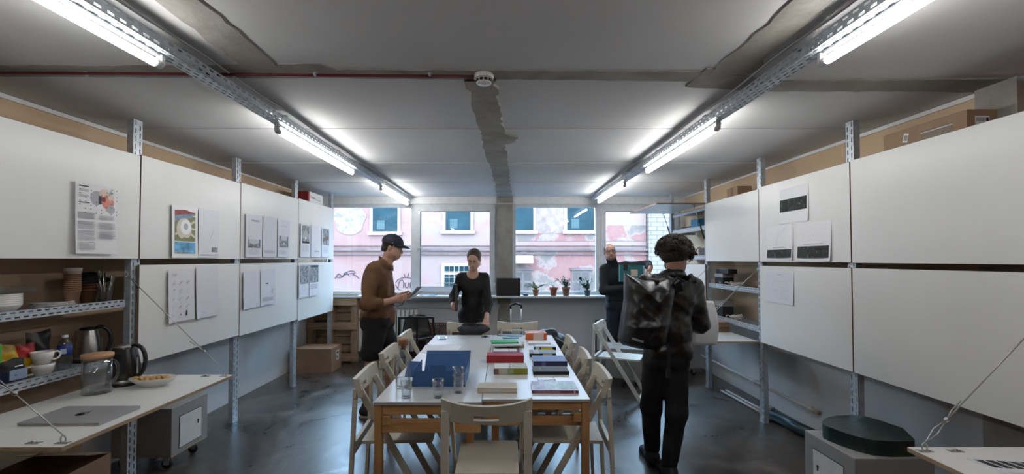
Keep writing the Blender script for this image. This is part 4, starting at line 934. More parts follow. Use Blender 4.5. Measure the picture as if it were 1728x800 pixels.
m.text('Canon', .06, M_cred, Matrix.Translation((.1012, -.10, .12)) @ Matrix.Rotation(PI/2, 4, 'Z') @ Matrix.Rotation(PI/2, 4, 'X'))
for k in range(5): m.box(.1003, .1012, .0+k*.035, .02+k*.035, .11, .13, M_inkg)
m.box(.1003, .1012, .15, .2, .02, .06, M_ink); m.box(.1003, .1012, -.12, .02, .01, .03, M_ink); m.build('box_body', o)
# pallet, cardboard box, radiator left corner
o = thing('wooden_pallet', 'pale wooden pallet crate standing upright in the left window corner', 'pallet', (-2.62, 6.93, 0), 0)
W, Hh = .74, 1.0
for k, z in enumerate((.02, .14, .26, .38, .50, .62, .74, .86)):
    m = MB(); m.box(-W/2, W/2, .05, .07, z, z+.108, M_pallet); m.build('slat', o)
for x in (-.33, -.02, .33):
    m = MB(); m.box(x-.045, x+.045, -.06, .05, 0, Hh-.01, M_palletz); m.build('stringer', o)
for z in (.03, .50, .86):
    m = MB(); m.box(-W/2-.01, W/2+.01, -.085, -.06, z, z+.10, M_pallet); m.build('deck_board', o)
m = MB(); m.box(-W/2, W/2, -.01, .08, Hh-.01, Hh+.02, M_pallet); m.build('top_board', o)
o = thing('cardboard_box', 'closed cardboard box with a white label on the floor in front of the pallet', 'box', (-2.66, 6.46, 0))
m = MB(); m.box(-.27, .27, -.20, .17, 0, .325, M_card); m.box(-.27, .27, -.02, -.012, .325, .3262, M_cardd); m.build('box_body', o, bevel=.004)
m = MB(); m.box(.2705, .2715, -.02, .08, .13, .27, M_paper2); m.box(.2715, .272, .0, .06, .22, .25, M_ink); m.box(.2715, .272, .0, .03, .16, .19, M_ink); m.build('address_label', o)
o = thing('radiator', 'white ribbed radiator under the left window beside the pallet', 'radiator', (-1.80, YB-.13, 0))
for k in range(14):
    m = MB(); x = -.42+k*.065; m.box(x-.026, x+.026, -.05, .05, .15, .78, M_white); m.build('rib', o, bevel=.012)
m = MB(); m.tube([(-.45, 0, .2), (.47, 0, .2), (.47, 0, .0)], .014, M_white, 8); m.tube([(-.45, 0, .72), (.47, 0, .72)], .014, M_white, 8); m.box(-.4, -.36, .05, .12, .6, .7, M_white); m.box(.3, .34, .05, .12, .6, .7, M_white); m.build('feed_pipe', o)
# right wall pipe and rolled mat, tubes
o = thing('wall_pipe', 'thin white pipe fixed low along the right wall', 'pipe', (WR-.03, 5.5, .19)); m = MB(); m.tube([(0, -1.42, 0), (0, 1.58, 0)], .014, M_wall_low, 8); m.build('pipe', o)
for k in range(4): m = MB(); y = -1.3+k*.9; m.box(-.017, .03, y-.012, y+.012, -.017, .017, M_wall_low); m.build('pipe_clip', o)
m = MB(); m.tube([(0, -1.43, 0), (0, -1.36, 0)], .019, M_palletz, 8); m.build('end_plug', o)
o = thing('rolled_mat', 'dark teal roll lying on the floor along the right wall', 'roll', (2.60, 4.12, .052), .12)
m = MB(); M_roll = mat('teal_vinyl', (.01, .035, .045), .35); m.tube([(0, -.33, 0), (0, .33, 0)], .05, M_roll, 24); m.tube([(.0, -.334, 0), (0, -.33, 0)], .02, M_rubber, 12); m.build('roll', o)
m = MB(); m.box(-.02, .03, .30, .36, .0, .07, mat('grey_clip', (.3, .3, .3), .5)); m.build('clip', o)
for k in range(2):
    o = thing('spare_lamp_tube', ('white lamp tube on the floor against the right wall, beside the teal roll', 'second white lamp tube on the floor, nearer the right wall')[k], 'lamp tube', (2.54+k*.06, 4.95, .016), .05)
    m = MB(); m.tube([(0, -.40, 0), (0, .40, 0)], .013, M_porc, 12); m.build('glass_tube', o); m = MB(); m.tube([(0, -.42, 0), (0, -.40, 0)], .0125, M_steel, 12); m.tube([(0, .40, 0), (0, .42, 0)], .0125, M_steel, 12); m.build('end_cap', o)
# ---------------------------------------------------------------- the table (two trestle tables side by side)
TZ = .75
def table(label, x0, x1, y0, y1, wide_left):
    cx, cy = (x0+x1)/2, (y0+y1)/2; o = thing('work_table', label, 'table', (cx, cy, 0)); w = (x1-x0)/2; d = (y1-y0)/2
    m = MB(); m.box(-w, w, -d, d, TZ-.018, TZ, M_top); m.build('tabletop', o, bevel=.0015)
    m = MB(); m.box(-w+.0005, w-.0005, -d-.0008, d+.0008, TZ-.0165, TZ-.002, mat('grey_edge', (.45, .45, .43), .5)); m.box(-w-.0008, w+.0008, -d+.001, d-.001, TZ-.0165, TZ-.002, mat('grey_edge', (.45, .45, .43), .5)); m.build('edge_band', o)
    t = .044
    so = -1 if wide_left else 1           # legs stand at the outer side, and at the seam
    for yy, nm in ((-d+.004, 0), (d-.004-t, 1)):
        for sx in (-1, 1):
            xa = sx*(w-.004)-(t if sx > 0 else 0)
            if sx != so: xa = sx*(w-.05)-(t if sx > 0 else 0); 
            yl_ = yy if sx == so else yy+(.10 if nm == 0 else -.10)
            m = MB(); m.box(xa, xa+t, yl_, yl_+t, 0, TZ-.019, M_pine); m.build('leg', o, bevel=.003)
        m = MB(); m.box(-w+.05, w-.004, yy+.004, yy+.026, TZ-.072, TZ-.019, M_pinex) if wide_left else m.box(-w+.004, w-.05, yy+.004, yy+.026, TZ-.062, TZ-.019, M_pinex); m.build('top_rail', o, bevel=.002)
        m = MB(); yq = yy+(.0 if wide_left else .03)
        (m.box(-w+.05, w-.004, yq, yq+.03, TZ-.172, TZ-.098, M_pinex) if wide_left else m.box(-w+.004, w-.05, yq, yq+.03, TZ-.162, TZ-.105, M_pinex)); m.build('lower_rail', o, bevel=.003)
        m = MB(); xb = so*(w-.05)-(0 if so < 0 else .045); m.box(xb, xb+.045, yy-.004, yy+.02, TZ-.13, TZ-.078, M_pinex); m.build('corner_block', o, bevel=.003)
    for sx in (-1, 1):
        m = MB(); xa = sx*(w-.03); m.box(xa-.012, xa+.012, -d+.15, d-.15, TZ-.09, TZ-.019, wood('pine_long', (.40, .20, .075), (.56, .31, .135), 3, 'Y')); m.build('side_rail', o)
    return o
TX0, TX1, TS = -.745, .482, -.138
table('left half of the long white work table with pine trestle legs, carrying the blue box', TX0, TS-.002, 2.571, 4.84, True)
table('right half of the long white work table with pine trestle legs, carrying the books', TS+.002, TX1, 2.625, 4.84, False)
def ty(py, z=TZ): return F*(CH-z)/(py-CY)

# ---------------------------------------------------------------- folding chairs
def chair_parts(root, M):
    W = .205
    for s in (-1, 1):       # back posts running down to the front feet
        m = MB(); m.bar((s*(W-.028), -.205, .715), (s*(W-.028), .235, .0), .018, .038, M, (0, 1, .5)); m.build('back_post', root, bevel=.003)
    for s in (-1, 1):       # rear legs
        m = MB(); m.bar((s*W, -.226, .735), (s*W, -.262, .0), .040, .022, M, (0, 1, 0)); m.build('rear_leg', root, bevel=.003)
    m = MB(); n = 14; vs = []; fs = []      # curved, slotted backrest with hand grip
    def bp(u, v, t):        # u -1..1, v 0..1 height, t 0/1 thickness
        dip = .015*(1-u*u); x = u*(W+.022); y = -.228-.024*(1-u*u)+.022*(abs(u)**6)+t*.026+(.78-.70)*.0-.02*v
        z = .690+v*(.100-dip)-.010*(1-u*u)
        return (x, y, z)
    def band(u0, u1, v0, v1, n):
        k = len(m.v); vs = []
        for i in range(n+1):
            u = u0+(u1-u0)*i/n
            for v, t in ((v0, 0), (v0, 1), (v1, 1), (v1, 0)): vs.append(bp(u, v, t))
        fs = [(4*i+a, 4*i+(a+1) % 4, 4*i+4+(a+1) % 4, 4*i+4+a) for i in range(n) for a in range(4)]+[(0, 3, 2, 1), (4*n, 4*n+1, 4*n+2, 4*n+3)]
        m.add(vs, fs, M, False)
    band(-1, -.28, 0, 1, 10); band(.28, 1, 0, 1, 10); band(-.28, .28, .45, 1, 8); band(-.28, .28, 0, .2, 8)
    m.build('backrest', root, bevel=.0015)
    m = MB(); m.prism([(-.160, -.20), (.160, -.20), (.166, .19), (.15, .215), (-.15, .215), (-.166, .19)], .425, .442, M); m.build('seat', root, bevel=.004)
    m = MB(); m.bar((-W+.02, -.235, .435), (W-.02, -.235, .435), .024, .030, M); m.build('seat_rail', root, bevel=.002)
    m = MB(); m.bar((-W, -.238, .40), (W, -.238, .40), .020, .030, M); m.build('rear_stretcher', root, bevel=.002)
    m = MB(); m.bar((-W+.036, .205, .045), (W-.036, .205, .045), .020, .030, M); m.build('front_stretcher', root, bevel=.002)
    m = MB()
    for s in (-1, 1): m.tube([(s*(W-.020), -.02, .415), (s*(W-.06), -.02, .415)], .006, M_steel, 8); m.tube([(s*(W+.023), -.228, .69), (s*(W-.05), -.20, .69)], .005, M_steel, 8)
    m.build('pivot_bolt', root)
    return root
proto = chair_parts(thing('folding_chair', 'cream folding chair at the near end of the table with its back to the camera', 'chair', (-.097, 2.50, 0), .0, 'folding chairs around the table'), M_chair)
proto.scale = (1, 1, 1.09)
H = PI/2
for x, y, rz, lab in ((-.66, 2.88, -H+.06, 'nearest cream folding chair on the left side of the table, beside the glass bottle'), (-.70, 3.58, -H+.02, 'second cream folding chair on the left side of the table, behind the glass bottle'),
        (-.74, 4.32, -H, 'farthest cream folding chair on the left side of the table, by the capped man'),
        (.38, 2.88, H-.05, 'nearest cream folding chair on the right side of the table'), (.36, 3.42, H-.08, 'middle cream folding chair on the right side of the table'),
        (.34, 4.02, H-.05, 'farthest cream folding chair on the right side of the table'),
        (-.42, 4.86, PI+.05, 'cream folding chair at the far end of the table, behind the black bag'), (.12, 4.90, PI-.03, 'cream folding chair at the far end of the table, behind the orange book')):
    c = copy_tree(proto); c.location = (x, y, 0); c.rotation_euler = (0, 0, rz); c['label'] = lab
w = chair_parts(thing('folding_chair', 'white folding chair standing alone between the table and the student', 'chair', (1.29, 5.16, 0), -H-.42), M_chairw)
w.scale = (1, 1.1, 1.06)

# ---------------------------------------------------------------- things on the table
def prop(name, label, cat, x, y, z=TZ, rz=0, group=None): return thing(name, label, cat, (x, y, z), rz, group)
# blue document box, open
o = prop('document_box', 'blue cardboard document box standing open on the table', 'box', -.425, 3.045, TZ, .0)
M_bl2 = mat('blue_card_inside', (.075, .20, .44), .55)
m = MB(); m.box(-.165, .165, -.16, .16, 0, .003, M_blue); m.box(-.165, -.162, -.16, .16, 0, .10, M_blue); m.box(.162, .165, -.16, .16, 0, .085, M_blue); m.build('box_body', o)
m = MB(); A = [(-.165, -.16, 0), (.165, -.16, 0), (.16, -.185, .105), (.052, -.185, .105), (.050, -.192, .142), (-.048, -.192, .142), (-.05, -.185, .105), (-.15, -.185, .105)]
m.add(A+[(a, b+.003, c) for a, b, c in A], [tuple(range(8)), tuple(range(15, 7, -1))]+[(i, i+8, (i+1) % 8+8, (i+1) % 8) for i in range(8)], M_blue); m.build('front_flap', o)
m = MB(); A = [(-.150, .16, 0), (.165, .16, 0), (.175, .20, .155), (-.135, .20, .155)]
m.add(A+[(a, b+.003, c) for a, b, c in A], [(0, 1, 2, 3), (7, 6, 5, 4)]+[(i, i+4, (i+1) % 4+4, (i+1) % 4) for i in range(4)], M_bl2); m.build('lid', o)
m = MB(); A = [(-.165, .02, .01), (-.165, .08, .10), (-.245, .08, .105), (-.255, .02, .012)]
m.add(A+[(a, b, c+.003) for a, b, c in A], [(3, 2, 1, 0), (4, 5, 6, 7)]+[(i, (i+1) % 4, (i+1) % 4+4, i+4) for i in range(4)], M_blue); m.build('side_flap', o)
m = MB(); m.tube([(-.01, -.1955, .055), (-.01, -.186, .055)], .006, M_black, 10)
for s in (-1, 1): m.ell((s*.163, -.161, .008), (.006, .006, .007), M_black)
m.build('closure_button', o)
# bottle and glasses
o = prop('carafe', 'tall clear glass water bottle with a cork stopper on the table', 'bottle', -.645, 2.87)
m = MB(); m.lathe([(0, .003), (.040, 0), (.046, .008), (.046, .155), (.040, .185), (.022, .225), (.0185, .245), (.021, .262), (.018, .262), (.0155, .245), (.019, .222), (.036, .183), (.0425, .155), (.0425, .012), (0, .008)], (0, 0, 0), M_glass, 36); m.build('vessel', o)
m = MB(); m.lathe([(0, .009), (.042, .012), (.042, .060), (0, .060)], (0, 0, 0), M_water, 32); m.build('water', o)
m = MB(); m.lathe([(0, .235), (.0145, .236), (.0155, .262), (.029, .264), (.030, .298), (.028, .302), (0, .302)], (0, 0, 0), M_cork, 24); m.build('cork_stopper', o)
def tumbler(label, px, py, n=1, water=0, group=None, dz=0):
    y = ty(py); x = X(px, y); o = prop('drinking_glass', label, 'glass', x, y, TZ+dz, 0, group)
    m = MB(); m.lathe([(0, .002), (.025, 0), (.027, .003), (.0285, .045), (.0315, .048), (.0355, .105), (.034, .105), (.0300, .050), (.0265, .046), (.0250, .010), (0, .009)], (0, 0, 0), M_glass, 32); m.build('vessel', o)
    if water: m = MB(); m.lathe([(0, .010), (.0248, .011), (.0262, water), (0, water)], (0, 0, 0), M_water, 24); m.build('water', o)
tumbler('tumbler with water standing in front of the tall glass bottle', 687, 669, water=.045)
tumbler('tumbler with water in front of the blue box, between two others', 740, 669, water=.04)
tumbler('lower tumbler of the pair stacked in front of the blue box', 774, 661, water=.035)
tumbler('upper tumbler of the pair stacked in front of the blue box', 774, 661, dz=.048)
o = prop('loose_papers', 'white printed sheets fanned out behind the blue box', 'papers', -.585, 4.08)
m = MB()
for k in range(3):
    T = Matrix.Translation((-.03*k+.03, .03*k-.02, .0008*k)) @ Matrix.Rotation(.06*k-.07, 4, 'Z')
    m.box(-.13, .13, -.17, .17, 0, .0006, M_paper, T)
    for q in range(9): m.box(-.10, .09-.03*(q % 3), .12-q*.024, .124-q*.024, .0006, .0008, M_inkl, T)
m.build('sheets', o)
o = prop('paper_sheet', 'folded white leaflet standing up behind the left flap of the blue box', 'paper', -.66, 3.22, TZ, .3); m = MB(); m.bar((-.04, 0, .0), (-.04, .10, .05), .002, .0001, M_paper); m.prism([(-.05, -.05), (.05, -.04), (.04, .06), (-.04, .05)], .0, .004, M_paper); m.add([(-.05, -.05, .004), (-.04, .05, .004), (.0, .03, .02)], [(0, 1, 2), (2, 1, 0)], M_paper); m.build('sheet', o)
o = prop('glass_dish', 'small clear glass dish near the far left corner of the table', 'dish', -.64, 4.60); m = MB(); m.lathe([(0, .004), (.045, 0), (.055, .012), (.052, .014), (.042, .006), (0, .007)], (0, 0, 0), M_glass, 24)
for k in range(8): a = k*.8; m.ell((.03*math.cos(a), .02*math.sin(a), .014), (.010, .010, .008), M_glass)
m.build('dish', o)
def book(label, px0, px1, py_b, depth, th, cover, spine=None, pages=True, rz=0, dz=0, name='book', extra=None, cat='book', bands=()):
    y0 = ty(py_b, TZ+dz); x0, x1 = X(px0, y0), X(px1, y0); w = (x1-x0)/2; o = prop(name, label, cat, (x0+x1)/2, y0+depth/2, TZ+dz, rz)
    m = MB(); h = .003
    m.box(-w, w, -depth/2, depth/2, 0, h, cover); m.box(-w, w, -depth/2, depth/2, th-h, th, cover); m.box(-w, w, -depth/2, -depth/2+h, 0, th, spine or cover)
    for a, b, mt in bands: m.box(-w+2*w*a, -w+2*w*b, -depth/2-.0004, -depth/2, .002, th-.002, mt)
    if extra:
        for u0, v0, u1, v1, mt in extra: m.box(-w+2*w*u0, -w+2*w*u1, -depth/2+depth*v0, -depth/2+depth*v1, th, th+.0004, mt)
    m.build('cover', o, bevel=.0008)
    if pages: m = MB(); m.box(-w+.003, w-.003, -depth/2+h, depth/2-.004, h, th-h, M_cream); m.build('pages', o)
    return o
M_txt = mat('print_white', (.75, .75, .75), .7); M_yell = mat('print_yellow', (.65, .50, .04), .7)
M_org = mat('orange_cover', (.62, .12, .025), .5, noise=(30, .1)); M_olive = mat('olive_cover', (.27, .27, .025), .6); M_gpat = mat('grey_pattern', (.42, .45, .38), .7, noise=(60, .35))
M_bb = mat('dusk_blue_cover', (.09, .14, .33), .5); M_bs = mat('dark_violet_spine', (.025, .025, .10), .5); M_brn = mat('dark_umber_cover', (.055, .045, .048), .6); M_gr = mat('slate_cover', (.09, .11, .11), .5); M_maroon = mat('maroon_spine', (.20, .02, .05), .5)
M_mag = ramp_mat('magazine_cover', [(.35, (.20, .14, .20)), (.5, (.35, .32, .42)), (.65, (.30, .42, .40))], scale=14, rough=.3, bump=0)
o = book('cream flat box lying across the seam at the near end of the table', 806, 873, 662, .135, .028, M_cream, M_cream, True, -.02, 0, 'flat_box', [(.35, .55, .42, .60, M_inkg), (.55, .5, .62, .56, M_inkg), (.86, .5, .89, .55, M_inkg)], 'box', [(.45, .56, M_inkl)])
book('book with a map-patterned cover and olive green spine, in front of the red box', 833, 890, 631, .17, .042, M_gpat, M_olive, True, .02, 0, 'book', [(.02, .06, .45, .9, M_txt), (.5, .06, .96, .9, mat('map_print', (.5, .55, .5), .7, noise=(80, .4)))], 'book', [(0, .4, M_cream), (0, .15, mat('print_redline', (.3, .05, .04), .6)), (.4, .58, mat('olive_light', (.35, .38, .2), .6))])
book('red cloth-covered document box on the table', 821, 884, 611.5, .135, .055, M_red, M_red, False, -.01, 0, 'document_box', None, 'box')
book('thin dark purple book with white papers on top, behind the red box', 831, 877, 596, .17, .012, mat('purple_cover', (.06, .01, .06), .6), None, True, 0, 0, 'book', [(.02, .2, .6, .95, M_paper), (.62, .2, .9, .9, M_paper2)])
book('tan paperback at the bottom of the pile under the green book', 836, 885, 586, .15, .028, mat('tan_cover', (.40, .28, .11), .6), None, True, -.05, 0, 'book', [(.7, .1, .95, .9, M_inkg)], 'book', [(.1, .5, M_ink), (.92, .97, M_inkg)])
book('white book in the middle of the pile under the green book', 829, 880, 584, .16, .014, M_paper2, None, True, .10, .0285)
book('bright green thin book topmost in the far pile', 828, 874, 579.5, .15, .012, mat('bright_green_cover', (.03, .36, .12), .5), None, True, .12, .043)
book('dark folded brochure at the far end of the table behind the green book', 840, 882, 567, .10, .006, M_gr, None, True, -.2, 0, 'brochure', None, 'brochure')
book('blue brochure half under the dark brochure at the far end', 848, 875, 571, .07, .008, mat('teal_blue_cover', (.05, .25, .40), .5), None, True, .2, .0, 'brochure', None, 'brochure')
o = book('thick orange book at the far right corner of the table', 887, 922, 573, .16, .065, M_org, M_org, True, .03, 0, 'book', [(.12, .25, .35, .55, M_cream), (.4, .3, .62, .6, M_peach), (.7, .2, .9, .8, mat('orange_dark', (.35, .06, .02), .6))], 'book', [(.35, .85, M_peach)])
book('blank white flat book between the orange book and the black paperback', 892, 929, 581.5, .12, .016, M_paper, None, True, 0)
book('black paperback with yellow letters on its spine', 901, 938, 590.5, .12, .030, mat('bluegrey_cover', (.25, .36, .50), .5), M_blackm, True, 0, 0, 'book', [(.1, .3, .9, .7, M_txt)], 'book', [(.06, .25, M_inkl), (.31, .84, M_yell)])
book('slate grey book with a pale stripe on the cover', 894, 938, 602, .16, .030, M_gr, M_blackm, True, 0, 0, 'book', [(.15, .0, .36, 1, M_inkl)], 'book', [(.5, .7, M_peach), (.7, .85, M_inkl)])
book('muted blue book with a dark violet spine', 900, 957, 617.5, .21, .038, M_bb, M_bs, True, 0, 0, 'book', None, 'book', [(.24, .36, mat('spine_text_violet', (.12, .13, .30), .6))])
book('dark umber book just in front of the blue book', 900, 960, 631.5, .17, .022, M_brn, M_blackm, True, 0, 0, 'book', [(.2, .35, .21, .8, M_inkg), (.82, .3, .84, .4, M_redw)])
book('large glossy book with a collage cover and maroon spine at the near right', 898, 976, 662.5, .215, .018, M_mag, M_maroon, True, -.01, 0, 'book', [(.30, .06, .62, .9, mat('collage_mint', (.38, .48, .48), .3, noise=(50, .4))), (.64, .10, .92, .85, mat('collage_teal', (.22, .33, .30), .3, noise=(50, .5))), (.32, .42, .58, .44, M_ink), (.02, .6, .18, .95, mat('collage_plum', (.12, .05, .09), .3, noise=(40, .5)))], 'book', [(.05, .6, mat('spine_text', (.35, .15, .2), .5)), (.90, .93, M_txt)])
# clear holder + eyeglasses between
o = prop('eyeglasses', 'thin wire eyeglasses lying between the umber book and the collage book', 'eyeglasses', .27, 3.02, TZ, .1)
for s in (-1, 1):
    m = MB(); m.tube([(s*.033+.025*math.cos(a), .016*math.sin(a), .004) for a in [2*PI*i/16 for i in range(16)]], .0012, M_black, 6, True); m.tube([(s*.058, 0, .004), (s*.052, .07, .004)], .0012, M_black, 6); m.build('lens_rim', o)
m = MB(); m.tube([(-.009, 0, .005), (0, .003, .008), (.009, 0, .005)], .0012, M_black, 6); m.build('bridge', o)
o = prop('keys', 'dark bunch of keys by the hand of the woman at the far end', 'keys', -.215, 4.72)
for k in range(5):
    m = MB(); T = Matrix.Rotation(k*1.2, 4, 'Z') @ Matrix.Rotation(.3, 4, 'Y'); m.box(0, .05, -.010, .010, .008, .014, (M_black, M_navy, M_steel)[k % 3], T); m.tube([(.058+.010*math.cos(a), .010*math.sin(a), .012) for a in [2*PI*i/10 for i in range(10)]], .004, (M_black, M_navy, M_steel)[k % 3], 6, True, T); m.build('key', o)
# black bag on the far end
o = prop('shoulder_bag', 'black bag slumped on the far left end of the table under the hand', 'bag', -.36, 4.90, TZ-.0)
m = MB(); vs = []
for i in range(15):
    for k in range(28):
        a = 2*PI*k/28; q = math.sin(PI*i/14)**.8; r = 1+.10*math.sin(3*a+1)+.05*math.sin(8*a+i)
        vs.append((q*math.cos(a)*.17*r, q*math.sin(a)*.065*r, .055-math.cos(PI*i/14)*.055*(1+.12*math.sin(2*a+.5))))
m.add(vs, [(i*28+k, i*28+(k+1) % 28, (i+1)*28+(k+1) % 28, (i+1)*28+k) for i in range(14) for k in range(28)], mat('black_nylon', (.02, .022, .028), .5, noise=(20, .2), bump=(18, .3)), True); m.build('bag_body', o)
m = MB(); m.tube([(-.15, 0, .06), (-.08, -.03, .12), (.04, -.035, .115), (.14, 0, .05)], .008, M_blackm, 8); m.build('strap', o)

# ---------------------------------------------------------------- window sill things
SY = YB-.15
o = thing('laptop', 'open black laptop standing on the window sill in front of the pillar', 'laptop', (X(858, 6.95), 6.96, SILL)); m = MB(); m.box(-.18, .18, -.10, .11, .0, .016, M_black); m.build('laptop_base', o)
m = MB(); T = Matrix.Translation((0, -.09, .015)) @ Matrix.Rotation(-.12, 4, 'X'); m.box(-.18, .18, -.004, .004, 0, .255, M_black, T); m.build('screen_lid', o)
o = thing('computer_mouse', 'small dark mouse on the sill right of the open laptop', 'mouse', (X(887, 6.93), 6.93, SILL)); m = MB(); m.ell((0, 0, .014), (.045, .03, .016), M_navy); m.build('mouse_body', o)
M_terra = mat('terracotta', (.36, .13, .07), .85, noise=(20, .15)); M_leaf = mat('leaf_green', (.05, .13, .06), .5, noise=(30, .3)); M_leafp = mat('leaf_pale', (.28, .38, .26), .5); M_soil = mat('potting_soil', (.03, .022, .016), .95)
def pot(label, px, r, h, kind, mt=M_terra, seed=1, name='potted_plant'):
    y = 6.92; x = X(px, y); o = thing(name, label, 'plant', (x, y, SILL)); R = random.Random(seed)
    m = MB(); m.lathe([(0, .001), (r*.72, 0), (r*.95, h*.78), (r*1.06, h*.78), (r*1.10, h), (r*.98, h), (r*.92, h*.9), (0, h*.9)], (0, 0, 0), mt, 24); m.build('pot', o)
    m = MB(); m.lathe([(0, h*.92), (r*.92, h*.90)], (0, 0, 0), M_soil, 16); m.build('soil', o)
    st = MB(); lf = MB()
    def leaf(p, d, L, W, mt2):
        d = Vector(d).normalized(); u = d.cross(Vector((R.uniform(-.3, .3), R.uniform(-.3, .3), 1))).normalized(); n = u.cross(d); p = Vector(p); pr = []
        vs = [p]; N = 5
        for i in range(1, N):
            t = i/N; c = p+d*L*t+n*(-.25*L*t*t); wd = W*math.sin(PI*t)**.8; vs += [c-u*wd+n*wd*.3, c, c+u*wd+n*wd*.3]
        vs.append(p+d*L+n*(-.25*L)); fs = [(0, 1, 2), (0, 2, 3)]
        for i in range(N-2):
            a = 1+3*i; fs += [(a, a+3, a+4, a+1), (a+1, a+4, a+5, a+2)]
        a = 1+3*(N-2); fs += [(a, len(vs)-1, a+1), (a+1, len(vs)-1, a+2)]
        k = len(vs); tt = n*.0012; vs = vs+[v-tt for v in vs]; lf.add(vs, fs+[tuple(i+k for i in reversed(f)) for f in fs], mt2, True)
    if kind == 'jade':
        for _ in range(15):
            a = R.uniform(0, 2*PI); L = R.uniform(.08, .19); tilt = R.uniform(.1, .9); p0 = Vector((0, 0, h*.9)); d = Vector((math.cos(a)*math.sin(tilt), math.sin(a)*math.sin(tilt)*.7, math.cos(tilt)))
            pts = [p0+d*L*t+Vector((0, 0, .03*t*t)) for t in (0, .33, .66, 1)]; st.tube(pts, .0028, M_leaf, 5)
            for t in (.35, .5, .65, .8, .92, 1):
                c = p0+d*L*t
                for _ in range(2): leaf(c, (R.uniform(-1, 1), R.uniform(-1, 1), R.uniform(-.1, .9)), R.uniform(.025, .042), .011, M_leaf)
    elif kind == 'spider':
        for _ in range(26):
            a = R.uniform(0, 2*PI); L = R.uniform(.10, .28); pts = [(math.cos(a)*L*t, math.sin(a)*L*t*.35, h*.9+.10*t*(1.25-t)*3*L/.2*.6) for t in (0, .2, .4, .6, .8, 1)]
            st.tube(pts, [.002, .004, .004, .003, .002, .001], M_leafp if R.random() < .4 else M_leaf, 4)
        leaf((-.01, 0, h), (-.15, 0, 1), .13, .022, mat('cactus_cream', (.42, .38, .22), .6)); leaf((.0, 0, h), (.1, .1, 1), .07, .02, M_leaf)
    else:
        for q in range(7):
            a = q*.9; p = (.035*math.cos(a), .03*math.sin(a), h*.9+.035+.012*q); st.tube([(0, 0, h*.9), p], .002, M_leaf, 5); leaf(p, (math.cos(a), math.sin(a), .35), .055, .022, M_leaf if q % 3 else M_leafp)
        leaf((.0, -.02, h*.95), (.6, -.3, -.5), .07, .022, M_leafp)
    st.build('stems', o); 
    if lf.f: lf.build('leaves', o)
    return o
pot('spider plant in a small terracotta pot, leftmost of the potted plants', 904, .047, .095, 'spider', seed=2)
pot('broad-leaved plant in a terracotta pot, second of the potted plants', 934, .058, .125, 'broad', seed=3)
pot('bushy jade plant in a brown pot with a pale foot, third of the potted plants', 955, .060, .13, 'jade', mat('brown_pot', (.30, .15, .10), .8), seed=4)
pot('spreading leafy plant in a dark blue-grey pot, rightmost of the potted plants', 991, .048, .085, 'jade', mat('slate_pot', (.06, .09, .12), .5), seed=11)
o = thing('spray_bottle', 'clear plastic bottle with a black cap behind the rightmost plants', 'bottle', (X(980, 6.99), 7.045, SILL)); m = MB(); m.lathe([(0, .002), (.042, 0), (.045, .02), (.045, .17), (.03, .205), (.016, .22), (.016, .24)], (0, 0, 0), M_pet, 24); m.build('bottle_body', o); m = MB(); m.lathe([(0, .285), (.024, .283), (.026, .24), (0, .24)][::-1], (0, 0, 0), M_black, 16); m.build('cap', o)
for k, (x, rz, mt) in enumerate(((X(700, 6.95), .1, M_paper), (X(722, 6.95), -.15, mat('blue_brochure', (.08, .2, .42), .5)))):
    o = thing('brochure', ('white brochure lying on the sill behind the folded leaflet in the hands of the man', 'blue brochure lying on the sill left of the woman')[k], 'brochure', (x, 6.96, SILL), rz); m = MB(); m.box(-.13, .13, -.09, .09, 0, .006, mt); m.box(-.1, .02, -.05, .05, .006, .0064, M_inkl); m.build('pages', o)
# ---------------------------------------------------------------- behind the table, below the windows
o = thing('metal_frame', 'black square-tube metal frame standing under the left window', 'frame', (-1.33, 6.30, 0))
def fx(px): return X(px, 6.3)+1.33
m = MB()
for px in (674, 704.5): m.box(fx(px)-.013, fx(px)+.013, -.013, .013, 0, .74, M_black)
m.bar((fx(731), 0, .745), (fx(737), .05, .0), .024, .024, M_black); m.box(fx(674)-.013, fx(732), -.013, .013, .735, .76, M_black); m.build('frame', o)
m = MB(); m.box(fx(674), fx(737), .03, .05, .18, .20, M_black); m.build('cross_bar', o)
o = thing('shell_chair', 'black plastic shell chair behind the metal frame', 'chair', (-1.28, 6.62, 0), .25)
m = MB(); vs = []
for j in range(9):
    for i in range(13):
        u = (i/12-.5)*2; v = j/8; w = .22*(1-.22*v*v-.0*u); yy = .18*(v**.6)*1.0-.05*(1-u*u); z = .43+.30*max(0, (v-.35)/.65)**1.0; y = -.2+.38*min(1, v/.4)+.06*max(0, v-.4)+.0
        vs.append((u*w, y-.04*u*u*(-1), z+.03*u*u*(1-v)-.05*u*u*v))
fs = [(j*13+i, j*13+i+1, (j+1)*13+i+1, (j+1)*13+i) for j in range(8) for i in range(12)]
m.add(vs, fs, M_black, True); so = m.build('shell', o); q = so.modifiers.new('solid', 'SOLIDIFY'); q.thickness = .008
for sx in (-1, 1):
    for sy in (-1, 1): m = MB(); m.tube([(sx*.12, sy*.1, .43), (sx*.2, sy*.2, 0)], .009, M_zincd, 8); m.build('leg', o)
o = thing('film_strip_banner', 'dark red board printed like a strip of film with white perforations', 'banner', (-1.03, 6.96, 0), 0)
m = MB(); z0, z1 = .30, .585; m.box(-.50, .37, 0, .02, z0-.3, z1, mat('film_maroon', (.045, .012, .014), .5))
for k in range(28):
    for z in (z0+.02, z1-.03): m.box(-.485+k*.03, -.485+k*.03+.014, -.0015, 0, z, z+.016, M_txt)
